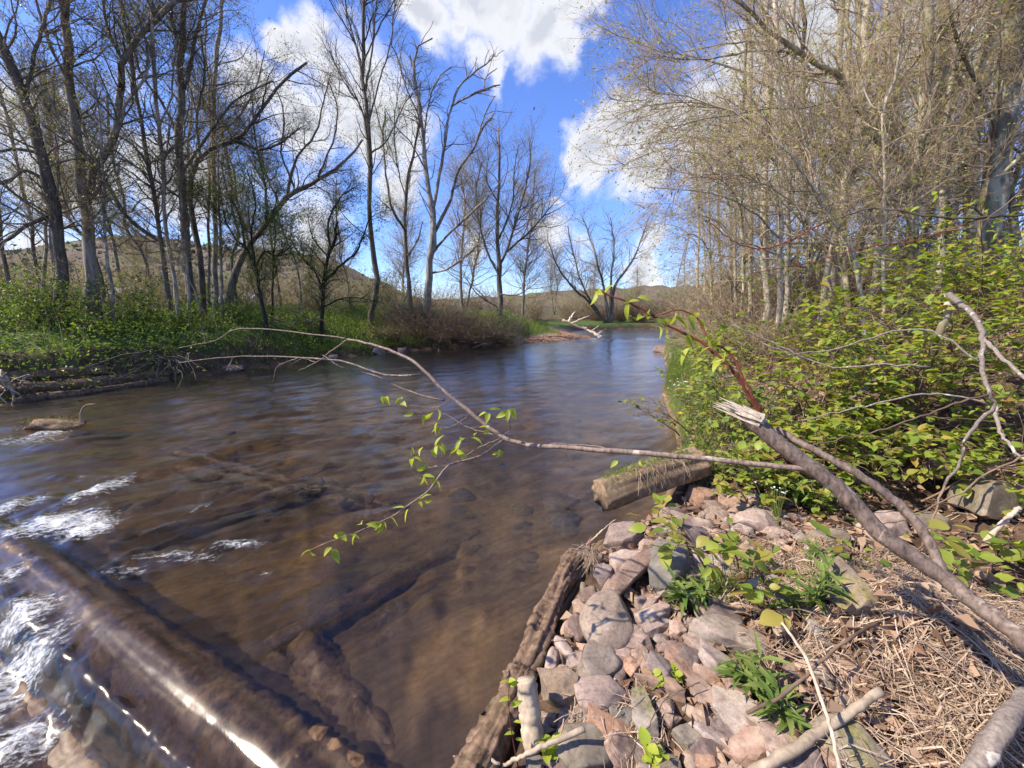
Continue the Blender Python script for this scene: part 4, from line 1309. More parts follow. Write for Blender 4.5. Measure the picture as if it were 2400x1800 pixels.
for i, (cx_, cy_, L, Wd, ang, kind, mt, hf, lab) in enumerate(STN):
    px, py = crop2(cx_, cy_)
    traced_stone(i, px, py, L / 2.37, Wd / 2.37, ang, kind, mt, hf, lab)
for i, (px, py, L, Wd, ang, kind, mt, hf, lab) in enumerate([
        (1725, 1515, 235, 80, -20, 'slab', ST_TAN, .6, 'wide flat tan stone below the leafy tuft'),
        (1700, 1462, 130, 75, -35, 'slab', ST_PLUM, .6, 'flat brown stone catching the tuft of leaves in its shadow'),
        (1826, 1412, 150, 80, -8, 'block', ST_TAN, .6, 'squarish stone with a smooth top right of the leafy tuft'),
        (1998, 1415, 135, 120, 50, 'block', ST_MOSSG, .7, 'mossy grey stone beside the straw heap'),
        (1935, 1285, 110, 75, -20, 'block', ST_GREY, .7, 'grey stone in leaf shadow under the forked branch'),
        (1748, 1755, 120, 110, -60, 'slab', ST_PINK, .5, 'pink slab at the bottom edge beside the pale branch'),
        (1985, 1770, 130, 100, 0, 'round', ST_MOSSG, .7, 'rounded olive stone at the bottom edge under the stick'),
        (2320, 1185, 190, 100, 10, 'block', ST_GREY, .8, 'large shaded rock below the speckled branch'),
        (2230, 1110, 120, 60, 10, 'block', ST_PINK, .7, 'pink rock under the low leaves on the slope'),
        (1865, 1590, 95, 40, -15, 'slab', ST_LAYER, .7, 'thin layered stone under the crossing sticks'),
        (1850, 1690, 80, 60, -15, 'block', ST_TAN, .7, 'small tan stone behind the pale branch'),
        (2070, 1245, 100, 60, 20, 'block', ST_PINK, .7, 'pink stone under the thin reddish stem of the fork'),
        (2180, 1235, 80, 50, 0, 'block', ST_GREY, .7, 'small grey stone right of the fork'),
        (1770, 1240, 110, 60, -10, 'block', ST_PINK, .7, 'stone half hidden under grass behind the oval leaves')]):
    traced_stone(60 + i, px, py, L, Wd, ang, kind, mt, hf, lab)
# smaller stones that fill the pile, all alike
rng = np.random.default_rng(77)
fill_me = [mesh_arrays('small_stone', *(lambda a: (a[0], None, a[1]))(rock_arrays(300 + i, (1, rng.uniform(.5, .8), rng.uniform(.35, .6)), ['block', 'slab', 'slab', 'pebble'][i % 4], 3)), True,
                       [ST_PINK, ST_TAN, ST_LAYER, ST_PLUM, ST_PINK, ST_GREY][i % 6]) for i in range(12)]
cnt = 0
for tries in range(2200):
    y = rng.uniform(.75, 3.1)
    x = rng.uniform(-.3, 2.3)
    d, _ = land_d(np.array([[x, y]]))
    if d[0] < .10 or d[0] > 1.35 + .25 * y or cnt >= 250:
        continue
    if x > .55 + .62 * y:
        continue
    near_t = d[0] < .35
    s = rng.uniform(.035, .085) if near_t else rng.uniform(.05, .15)
    if any((x - a) ** 2 + (y - b) ** 2 < (r * .55) ** 2 for a, b, r in ST_POS):
        continue
    o = link('small_stone', fill_me[rng.integers(0, 12)])
    o.location = (x, y, gz(x, y) + s * .12)
    o.scale = (s, s, s)
    o.rotation_euler = (rng.normal(0, .35), rng.normal(0, .3), rng.uniform(0, 6.28))
    tag(o, 'small pinkish stone filling the gaps between the bigger ones of the pile', 'stone', 'small filling stones of the pile')
    cnt += 1
slab_me = [mesh_arrays('broken_stone', *(lambda a: (a[0], None, a[1]))(hull_rock(340 + i, (1, rng.uniform(.5, .75), rng.uniform(.16, .3)), 'slab')), True, [ST_PINK, ST_LAYER, ST_TAN, ST_PLUM, ST_LAYER][i % 5]) for i in range(12)]
for m_ in slab_me:
    m_.set_sharp_from_angle(angle=R(32))
cnt = 0
for tries in range(1500):
    y, x = rng.uniform(.8, 2.9), rng.uniform(-.1, 2.2)
    d, _ = land_d(np.array([[x, y]]))
    if cnt >= 85 or d[0] < .22 or d[0] > 1.3 + .2 * y or x > .5 + .60 * y or any((x - a) ** 2 + (y - b) ** 2 < (r * .62) ** 2 for a, b, r in ST_POS):
        continue
    s = rng.uniform(.11, .27)
    o = link('broken_stone', slab_me[rng.integers(0, 12)])
    o.location = (x, y, gz(x, y) + s * .10)
    o.scale = (s, s, s)
    o.rotation_euler = (rng.normal(.1, .4), rng.normal(0, .35), rng.normal(-.7, .7))
    tag(o, 'flat broken slab jammed at a slant between the bigger stones of the pile', 'stone', 'flat broken slabs of the pile')
    cnt += 1
# stones by the far bank and in the river
LB = [(330, 868, 70, 22, 'dark wet slab at the foot of the cut bank, first from the root tangle'), (455, 872, 40, 18, 'small flat stone at the waterline below the drowned twigs'),
      (470, 858, 60, 26, 'rounded plum stone at the waterline below the drowned twigs'), (520, 862, 70, 24, 'wide plum slab at the waterline'), (545, 868, 60, 16, 'thin plum slab reaching into the water'),
      (500, 845, 60, 22, 'plum slab propped behind the wide one'), (720, 838, 50, 22, 'pinkish boulder at the waterline near the hanging twigs'), (690, 835, 34, 16, 'small grey stone left of the pinkish boulder'),
      (890, 828, 40, 16, 'tan block at the waterline before the brush mound'), (945, 823, 34, 10, 'flat pale stone at the waterline before the brush mound'), (780, 840, 30, 10, 'low brown stone right of the pinkish boulder')]
for i, (px, py, w, h, lab) in enumerate(LB):
    c = onz(px, py, .02)
    Lm = w / FPX * c[1]
    put_rock('bank_stone', lab, 'stone', c, Lm, Lm * .7, max(h / FPX * c[1] * 1.3, .12), -.6 + .2 * i, 700 + i, 'slab' if i % 2 else 'block', ST_PLUM if i < 6 else ST_PINK, 3, group='stones along the far waterline', sink=.25, z=0)
for i, (px, py, w, h, lab) in enumerate([(1560, 818, 60, 12, 'dark flat slab jutting from the right bank into the water'), (1590, 850, 70, 26, 'pinkish boulder on the right bank beyond the leafy spray'),
                                         (1620, 880, 60, 22, 'pale stone behind the white flowers'), (1605, 915, 50, 18, 'flat grey stone right of the white flowers')]):
    c = onz(px, py, .1)
    Lm = w / FPX * c[1]
    put_rock('bank_stone', lab, 'stone', c, Lm, Lm * .8, max(h / FPX * c[1] * 1.4, .1), .3 * i, 720 + i, 'slab' if i == 0 else 'block', [ST_PLUM, ST_PINK, ST_PINK, ST_GREY][i], 3, group='stones along the right waterline', z=.04, sink=.2)
# cobbles on the bed, seen through the water
rng = np.random.default_rng(5)
bed_me = [mesh_arrays('bed_cobble', *(lambda a: (a[0], None, a[1]))(rock_arrays(800 + i, (1, .75, .45), ['round', 'slab', 'block'][i % 3], 3)), True, ST_WET) for i in range(6)]
k = 0
while k < 70:
    x, y = rng.uniform(-5, 1.4), rng.uniform(1.0, 7)
    d, _ = land_d(np.array([[x, y]]))
    sL, _u = logcoord(x, y)
    if d[0] > -.2 or abs(x) > y * 1.35 or (-.8 < sL < .4):
        continue
    s = rng.uniform(.12, .42)
    o = link('bed_cobble', bed_me[rng.integers(0, 6)])
    o.location = (x, y, gz(x, y) - s * .06)
    o.scale = (s, s, s)
    o.rotation_euler = (rng.normal(0, .12), rng.normal(0, .12), rng.uniform(0, 6.28))
    tag(o, 'brown cobble lying under water on the river bed', 'stone', 'cobbles on the river bed')
    k += 1

# ------------------------------------------------------------------ timber and driftwood
def log_mesh(name, P, Rr, mt, sides=28, seed=0, rough=.12, groove=.06, cap=True, parent=None, endrough=.0):
    P = np.asarray(P)
    k = len(P)
    V, q, tr = tube_arrays(P[None], np.asarray(Rr)[None], sides, cap)
    cen = np.concatenate([np.repeat(P, sides, 0)] + ([P[[0, -1]]] if cap else []))
    rad = norm(V - cen)
    Rv = np.concatenate([np.repeat(Rr, sides)] + ([np.array([0, 0])] if cap else []))
    ang = np.concatenate([np.tile(np.arange(sides), k)] + ([np.array([0, 0])] if cap else [])) * 2 * np.pi / sides
    arc = np.concatenate([[0], np.cumsum(np.linalg.norm(np.diff(P, axis=0), axis=1))]) / max(np.mean(Rr), 1e-4)
    lon = np.concatenate([np.repeat(arc, sides)] + ([arc[[0, -1]]] if cap else [])) * .8
    n = rough * fbm(np.stack([np.cos(ang) * 2, np.sin(ang) * 2, lon * .4], 1) + seed, 4, seed) + groove * fbm(np.stack([ang * 4.5, lon * .12, lon * 0], 1), 3, seed + 3)
    V = V + rad * (n * Rv)[:, None]
    if endrough and cap:
        ax = norm(P[1] - P[0])
        m = np.zeros(len(V))
        m[:sides] = 1
        m[sides:2 * sides] = .4
        V = V + ax[None] * (m * endrough * fbm(V * 22, 3, seed + 9))[:, None]
        V[-2] += ax * endrough * .6
    return mesh_arrays(name, V, q, tr, True, mt)


def wood(name, label, cat, pts, r0, r1, mt, k=24, sides=10, wob=.01, seed=0, group=None, rough=.15, groove=.08):
    rng = np.random.default_rng(seed)
    P = resample(np.asarray(pts, float), k)
    P[1:-1] += rng.normal(0, wob * .4, (k - 2, 3))
    Rr = np.linspace(r0, r1, k) * (1 + .05 * rng.normal(size=k))
    base = P[0].copy()
    me = log_mesh(name, P - base, Rr, mt, sides, seed, rough, groove)
    o = link(name, me)
    o.location = tuple(base)
    tag(o, label, cat, group)
    return o


# the old squared-off timber that holds the stones
A, B = onz(1350, 1306, .12), onz(1118, 1812, .10)
ext = B + (B - A) * .9
wood('bank_timber', 'rotten old timber edging the stone pile along the water', 'log', [A, A + (B - A) * .3 + np.array([-.012, 0, .01]), A + (B - A) * .7, B, ext], .060, .064, WOOD_ROT, 150, 40, .004, 1, rough=.30, groove=.22)
# rusty spike with straw on the timber's end
sp = onz(1381, 1300, .20)
rt = empty('iron_spike', sp)
tag(rt, 'rusty iron spike with a round head standing in the timber end', 'spike')
RUST = bark('rust', (.10, .045, .03), (.32, .19, .14), 40, 1, .5, .002)
V, q, tr = tube_arrays(np.array([[[0, 0, -.1], [0, 0, 0], [.002, 0, .075], [.002, 0, .08]]]), np.array([[.007, .007, .0065, .006]]), 8, True)
link('shank', mesh_arrays('shank', V, q, tr, True, RUST), rt)
V, q, tr = tube_arrays(np.array([[[.002, 0, .078], [.002, 0, .084], [.002, 0, .094], [.002, 0, .102]]]), np.array([[.006, .014, .014, .006]]), 12, True)
link('head', mesh_arrays('head', V, q, tr, True, RUST), rt)


def strands(name, label, P0, D, Ln, wid, mt, rng, k=5, curl=.25, sag=.0, parent=None, kind='stuff', hug=None):
    """thin flat dry blades; P0 (n,3) starts, D (n,3) directions"""
    n = len(P0)
    pts = [P0]
    D = norm(D)
    for j in range(k - 1):
        D = norm(D + rng.normal(0, curl, (n, 3)) + np.array([0, 0, -sag]))
        nx = pts[-1] + D * (Ln / (k - 1))[:, None]
        if hug is not None:
            gzv = ground_z(nx[:, 0], nx[:, 1]) + hug * rng.uniform(.1, 1, n)
            nx[:, 2] = np.where(nx[:, 2] < gzv, gzv, nx[:, 2] * .6 + gzv * .4)
        pts.append(nx)
    C = np.stack(pts, 1)
    T = norm(np.gradient(C, axis=1))
    side = norm(np.cross(T, rng.normal(size=(n, 1, 3)) * .5 + np.array([0, 0, 1.0])))
    w = (wid if np.ndim(wid) else np.full(n, wid))[:, None, None] * np.linspace(1, .35, k)[None, :, None]
    V = np.stack([C - side * w * .5, C + side * w * .5], 2).reshape(-1, 3)
    b = (np.arange(n)[:, None] * k + np.arange(k - 1)[None]) * 2
    q = np.stack([b, b + 1, b + 3, b + 2], -1).reshape(-1, 4)
    me = mesh_arrays(name, V, q, None, False, mt)
    o = link(name, me, parent)
    if label:
        tag(o, label, None, None, kind)
    elif kind:
        o['kind'] = kind
    return o


rng = np.random.default_rng(8)
n = 170
P0 = np.repeat(np.array([[.0, 0, .03]]), n, 0) + rng.normal(0, .022, (n, 3))
D = rng.normal(0, 1, (n, 3)) * np.array([1, 1, .25]) + np.array([.1, -.35, -.5])
so = strands('straw_tuft', None, P0, D, rng.uniform(.06, .2, n), rng.uniform(.002, .005, n), STRAW, rng, 5, .2, .15, None, None)
so.location = tuple(sp)
tag(so, 'tuft of dry straw caught round the rusty spike', 'straw')

# mossy log end poking out over the water
E0, E1 = onz(1405, 1162, .27), onz(1616, 1090, .42)
E1b = E1 + (E1 - E0) * .12
rt = empty('mossy_log', E0)
tag(rt, 'weathered log end with grass along its back jutting over the water', 'log')
P = resample(np.array([E0, E0 * .5 + E1 * .5 + np.array([0, 0, .01]), E1, E1b]), 40) - E0
link('log_body', log_mesh('log_body', P, np.linspace(.128, .132, 40), WOOD_LOG, 44, 5, .12, .10, True, endrough=.03), rt)
n = 1500
t_ = rng.uniform(.03, .85, n) ** .9
idx = np.minimum((t_ * 39).astype(int), 38)
ax = norm(P[-1] - P[0])
sd = norm(np.cross(ax, np.array([0, 0, 1.0])))
a_ = rng.normal(-.15, .42, n)
P0 = P[idx] + (P[idx + 1] - P[idx]) * rng.uniform(0, 1, (n, 1)) + .128 * (np.cos(a_)[:, None] * np.array([[0, 0, 1.0]]) + np.sin(a_)[:, None] * sd[None])
strands('moss_grass', None, P0, np.array([[0, 0, 1.0]]) + rng.normal(0, .45, (n, 3)), rng.uniform(.012, .045, n), .0035, GRASS, rng, 3, .2, 0, rt, 'stuff')
n = 160
idx = rng.integers(12, 30, n)
P0 = P[idx] + np.array([[0, 0, .13]]) + sd[None] * rng.normal(.02, .03, (n, 1)) + rng.normal(0, .015, (n, 3))
sgn = -1 if sd[1] > 0 else 1
strands('hanging_straw', None, P0, sd[None] * sgn + rng.normal(0, .5, (n, 3)), rng.uniform(.08, .24, n), .004, STRAW, rng, 6, .2, .35, rt, 'stuff')

# logs under the water
zc = LOG_Z
A, B = LOG_A + np.array([0, 0, zc]), LOG_B + np.array([0, 0, zc])
axl = norm(B - A)
wood('sunken_log', 'biggest sunken log with a smooth sheet of water pouring over it', 'log', [A - axl * 1.2, A, A * .5 + B * .5, B, B + axl * 1.3], .157, .163, WOOD_WET, 160, 48, .006, 11, 'sunken logs across the river', .11, .07)
off2 = np.array([*(-LOG_N * .34), -.105])
wood('sunken_log', 'thinner sunken log just downstream of the biggest one', 'log', [A + axl * .4 + off2, A * .5 + B * .5 + off2, B + off2 + np.array([.0, 0, .02]), B + axl * 1.3 + off2], .085, .12, WOOD_WET, 70, 30, .012, 12,
     'sunken logs across the river', .2, .1)
for i, (a, b, za, zb, r, lab) in enumerate([((430, 1098), (700, 1165), -.25, -.20, .10, 'golden brown sunken log upstream of the dark root clump'),
                                            ((760, 1150), (270, 1330), -.10, -.26, .085, 'sunken log slanting down from the dark root clump to the biggest log'),
                                            ((760, 1165), (920, 1225), -.15, -.27, .075, 'short sunken log pointing right from the dark root clump'),
                                            ((1120, 1290), (640, 1560), -.27, -.25, .07, 'long sunken branch slanting through the clear shallows'),
                                            ((690, 1540), (960, 1850), -.32, -.18, .10, 'amber sunken log near the bottom edge')]):
    wood('sunken_log', lab, 'log', [onz(*a, za - r), (onz(*a, za - r) + onz(*b, zb - r)) / 2 + np.array([0, .02, .01]), onz(*b, zb - r)], r, r * .85, WOOD_WET, 40, 20, .012, 20 + i, 'sunken logs across the river', .25, .1)
# root clump breaking the surface
rc = onz(735, 1150, -.02)
rng = np.random.default_rng(15)
rt = empty('root_clump', rc)
tag(rt, 'dark wet clump of roots breaking the surface in midstream', 'roots')
V, F_ = rock_arrays(44, (.26, .16, .12), 'block', 4)
link('stump', mesh_arrays('stump', V, None, F_, True, WOOD_WET), rt)
n = 120
P0 = rng.normal(0, .05, (n, 3)) * np.array([1.3, .8, .6])
D = np.stack([-np.abs(rng.normal(.8, .5, n)), rng.normal(-.25, .4, n), rng.normal(.0, .25, n)], 1)
pts = [P0]
D = norm(D)
for j in range(4):
    D = norm(D + rng.normal(0, .2, (n, 3)) + np.array([0, 0, -.06]))
    pts.append(pts[-1] + D * rng.uniform(.02, .06, (n, 1)))
C = np.stack(pts, 1)
V, q, tr = tube_arrays(C, np.repeat(np.linspace(.005, .0015, 5)[None], n, 0), 4)
link('rootlets', mesh_arrays('rootlets', V, q, tr, True, TWIG_DARK), rt)
# mossy lump at the rapid
mc = onz(125, 1000, .0)
rt = empty('mossy_snag', mc)
tag(rt, 'low mossy snag with one bent twig at the head of the white water', 'snag')
V, F_ = rock_arrays(45, (.95, .42, .3), 'block', 4)
link('stump', mesh_arrays('stump', V, None, F_, True, WOOD_ROT), rt)
n = 900
a_, b_ = rng.uniform(-.42, .42, n), rng.uniform(-.17, .17, n)
P0 = np.stack([a_, b_, .12 * np.sqrt(np.clip(1 - (a_ / .47) ** 2 - (b_ / .21) ** 2, 0, 1)) + .01], 1)
strands('moss', None, P0, np.array([[0, 0, .6]]) + rng.normal(0, .7, (n, 3)), rng.uniform(.02, .07, n), .006, bark('moss_brown', (.10, .085, .03), (.28, .25, .09), 20, 1), rng, 3, .3, .1, rt, 'stuff')
V, q, tr = tube_arrays(np.array([resample(np.array([[.42, 0, .05], [.45, 0, .22], [.52, .02, .32], [.68, .02, .34]]), 12)]), np.array([np.linspace(.009, .005, 12)]), 6, True)
link('twig', mesh_arrays('twig', V, q, tr, True, WOOD_PALE), rt)

# sticks on the stones
def gp(px, py, h=.05):
    c = zfix(px, py)
    z = c[2] + h
    return onz(px, py, z)


def stick(label, pts, w0, w1, mt, hs, seed, name='driftwood_stick', rough=.12):
    P = [gp(px, py, h) for (px, py), h in zip(pts, hs)]
    f0 = P[0][1] * math.cos(PITCH) + (CAM_H - P[0][2]) * math.sin(PITCH)
    f1 = P[-1][1] * math.cos(PITCH) + (CAM_H - P[-1][2]) * math.sin(PITCH)
    c0, c1 = [1 / math.sqrt(1 + ((q[0] - 1200) ** 2 + (q[1] - 900) ** 2) / FPX ** 2) for q in (pts[0], pts[-1])]
    return wood(name, label, 'stick', P, w0 / 2 / FPX * f0 * c0 ** .8, w1 / 2 / FPX * f1 * c1 ** .8, mt, 26, 10, .004, seed, 'driftwood sticks on the stones', rough, .08)


stick('thick pale barkless branch lying at the bottom edge of the stones', [(1740, 1825), (1850, 1762), (1940, 1705), (2065, 1620)], 36, 26, WOOD_PALE, [.05, .08, .09, .1], 201)
stick('thin straight stick slanting down across the pale branch', [(1832, 1459), (1891, 1547), (1921, 1627), (1950, 1720), (1975, 1830)], 8, 15, WOOD_PALE, [.22, .2, .18, .18, .16], 202)
stick('long thin brown stick leading into the straw heap', [(1750, 1672), (1840, 1625), (1895, 1577), (1980, 1505), (2106, 1429)], 11, 9, TWIG_BROWN, [.1, .12, .13, .12, .1], 203)
stick('thick grey bough at the bottom right corner', [(2260, 1850), (2343, 1712), (2420, 1620), (2520, 1540)], 62, 56, BARK_SPECK, [.1, .12, .14, .2], 204, 'driftwood_bough')
stick('pale split stick lying on the smooth grey boulder', [(1175, 1800), (1225, 1770), (1262, 1755), (1370, 1708)], 10, 18, WOOD_PALE, [.06, .08, .1, .14], 205)
stick('short thin stick poking up beside the rusty spike', [(1385, 1268), (1415, 1240), (1443, 1218)], 5, 3, WOOD_PALE, [.08, .12, .16], 206)
stick('small grey peg of wood lying on the flat stones under the leaves', [(1648, 1282), (1700, 1280)], 16, 14, WOOD_PALE, [.1, .1], 207)
stick('thin bare twig lying over the banded stones at the bottom', [(1460, 1790), (1520, 1700), (1560, 1640), (1640, 1600)], 4, 3, TWIG_BROWN, [.08, .1, .1, .1], 208)
stick('broken plank-like branch at the foot of the slope', [(2310, 1270), (2350, 1225), (2390, 1190)], 18, 14, WOOD_PALE, [.15, .15, .15], 209)
# weathered stub of wood standing among the stones
sw = gp(1252, 1750, .02)
sw2 = gp(1245, 1750, .02) + np.array([-.02, .10, .19])
wood('wood_stub', 'weathered grey stub of split wood standing among the stones', 'wood', [sw, (sw + sw2) / 2, sw2], .042, .036, WOOD_PALE, 24, 16, .002, 210, rough=.10, groove=.12)
# pale bent root at the lower left corner of the stones
stick('pale bent root looping over the lower end of the timber', [(1198, 1650), (1165, 1690), (1148, 1745), (1150, 1775), (1172, 1790)], 6, 9, WOOD_PALE, [.12, .15, .16, .14, .1], 211)
stick('thin pale rootlet curving over the timber to the water', [(1155, 1715), (1120, 1750), (1090, 1775), (1062, 1772)], 4, 3, WOOD_PALE, [.16, .15, .14, .12], 212)

# straw and litter: nobody could count it
rng = np.random.default_rng(9)


def scatter(n, fn, lo, hi):
    out = []
    tot = 0
    while tot < n:
        x, y = rng.uniform(lo[0], hi[0], 6000), rng.uniform(lo[1], hi[1], 6000)
        w = fn(x, y)
        k_ = rng.random(6000) < w
        out.append(np.stack([x[k_], y[k_]], 1))
        tot += k_.sum()
    return np.concatenate(out)[:n]


hp = onz(2190, 1510, .45)
n = 6500
xy = scatter(n, lambda x, y: (.25 + .75 * (fbm(np.stack([x, y], 1) * 6, 3, 15) > -.1)) * np.exp(-((x - hp[0]) ** 2 / .36 ** 2 + (y - hp[1] + .05) ** 2 / .46 ** 2)), (.6, .4), (3.2, 2.8))
z = ground_z(xy[:, 0], xy[:, 1])
hm = .09 * np.exp(-((xy[:, 0] - hp[0]) ** 2 + (xy[:, 1] - hp[1]) ** 2) / .16)
P0 = np.stack([xy[:, 0], xy[:, 1], z + .005 + rng.uniform(0, 1, n) * (hm + .02)], 1)
th = np.where(rng.random(n) < .6, rng.normal(R(-58), .45, n), rng.uniform(0, 6.28, n))
D = np.stack([np.cos(th), np.sin(th), rng.normal(0, .25, n)], 1)
strands('straw_heap', 'heap of bleached dry straw and stalks left by a flood', P0, D, rng.uniform(.03, .30, n) , rng.uniform(.0015, .007, n), STRAW, rng, 5, .24, .05, None, 'stuff', .10)
n = 3800
xy = scatter(n, lambda x, y: .9 * (land_d(np.stack([x, y], 1))[0] > .15), (.0, .5), (6.5, 6.5))
z = ground_z(xy[:, 0], xy[:, 1])
P0 = np.stack([xy[:, 0], xy[:, 1], z + .01 + .03 * rng.random(n)], 1)
th = rng.uniform(0, 6.28, n)
strands('dry_stalks', 'loose dry stalks strewn over the right bank', P0, np.stack([np.cos(th), np.sin(th), rng.normal(.1, .25, n)], 1), rng.uniform(.05, .22, n), rng.uniform(.0025, .006, n), STRAW, rng, 4, .2, .05, None, 'stuff', .04)
n = 17500
xy = scatter(n, lambda x, y: (1.0 + 7 * np.exp(-((x - hp[0]) ** 2 + (y - hp[1]) ** 2) / .35)) * .3 * np.where(x > .5 + .12 * y, 1, .35) * (land_d(np.stack([x, y], 1))[0] > .14) * (1 / (1 + .03 * (x ** 2 + y ** 2))), (-.1, .3), (14, 14))
z = ground_z(xy[:, 0], xy[:, 1])
P0 = np.stack([xy[:, 0], xy[:, 1], z + .012 + .02 * rng.random(n) + .07 * rng.random(n) * np.exp(-((xy[:, 0] - hp[0]) ** 2 + (xy[:, 1] - hp[1]) ** 2) / .16)], 1)
V, q, tr = leaf_cards(P0, rng.normal(0, 1, (n, 3)) * np.array([1, 1, .25]), rng.uniform(.03, .085, n), .7, .9, rng)
tag(link('leaf_litter', mesh_arrays('leaf_litter', V, None, tr, False, LITTER)), 'brown dead leaves littering the right bank', None, None, 'stuff')
print('near', TRI[0], round(time.time() - T0, 1))
# ------------------------------------------------------------------ leaves as pieces
def leaf_mesh(name, L, Wd, mt, fold=.18, curl=.12, nu=6, point=.0, seed=0):
    rng_ = np.random.default_rng(seed)
    u = np.linspace(0, 1, nu)
    w = np.sin(np.pi * np.clip(u, .0, 1) ** (.85 + point)) ** .8 * Wd / 2
    w[0], w[-1] = Wd * .03, 0.0
    x = u * L
    zc = -curl * L * (u ** 2) + .02 * L * np.sin(u * 6 + seed)
    ze = zc + fold * w
    V = np.concatenate([np.stack([x, -w, ze + .03 * Wd * rng_.normal(size=nu)], 1), np.stack([x, 0 * w, zc], 1), np.stack([x, w, ze + .03 * Wd * rng_.normal(size=nu)], 1)])
    q = []
    for i in range(nu - 1):
        q += [(i, i + 1, nu + i + 1, nu + i), (nu + i, nu + i + 1, 2 * nu + i + 1, 2 * nu + i)]
    return mesh_arrays(name, V, np.array(q), None, True, mt)


LV_SHRUB = [leaf_mesh('leaf', 1, .62 + .06 * (i % 3), LEAF_SHRUB, .22, .10 + .05 * (i % 4), seed=i) for i in range(6)] + [leaf_mesh('leaf', 1, .5, LEAF_BRONZE, .4, .3, seed=9), leaf_mesh('leaf', 1, .5, LEAF_SHRUB, .6, .45, seed=10)]
LV_LOW = [leaf_mesh('leaf', 1, .60 + .06 * i, LEAF_SHRUB, .3, .12 + .12 * i, 4, seed=i) for i in range(3)]
LV_YOUNG = [leaf_mesh('leaf', 1, .40 + .1 * (i % 2), LEAF_YOUNG, .5, .35 + .2 * (i % 3), seed=20 + i) for i in range(4)]
LV_HERB = [leaf_mesh('leaf', 1, .17 + .04 * (i % 3), LEAF_HERB, .35, .28 + .15 * (i % 3), seed=40 + i, point=-.15) for i in range(4)]
LV_ROUND = [leaf_mesh('leaf', 1, .8, LEAF_YOUNG, .25, .15, seed=60 + i) for i in range(2)]


def basis(d, up, roll=0.0):
    x = Vector([float(v) for v in d]).normalized()
    y = Vector([float(v) for v in up]).cross(x)
    if y.length < 1e-4:
        y = Vector((0, 1, 0)).cross(x)
    y.normalize()
    z = x.cross(y)
    return Matrix((x, y, z)).transposed() @ Matrix.Rotation(roll, 3, 'X')


def put_leaf(parent, me, pos, d, size, roll=0.0, up=(0, 0, 1)):
    o = bpy.data.objects.new('leaf', me)
    COL.objects.link(o)
    o.parent = parent
    m = basis(d, up, roll).to_4x4()
    m.translation = Vector([float(v) for v in pos])
    o.matrix_basis = m @ Matrix.Scale(size, 4)
    return o


def leaf_arrays(me, pos, d, size, rng_):
    """many leaves of one shape joined: pos (n,3), d (n,3), size (n)"""
    V0 = np.array([v.co[:] for v in me.vertices])
    F0 = np.array([p.vertices[:] for p in me.polygons])
    x = norm(d)
    y = norm(np.cross(np.array([[0, 0, 1.0]]) + rng_.normal(0, .25, (len(pos), 3)), x))
    z = np.cross(x, y)
    Mx = np.stack([x, y, z], 1)
    V = pos[:, None, :] + size[:, None, None] * np.einsum('vi,nij->nvj', V0, Mx)
    q = (F0[None] + (np.arange(len(pos)) * len(V0))[:, None, None]).reshape(-1, 4)
    return V.reshape(-1, 3), q, None


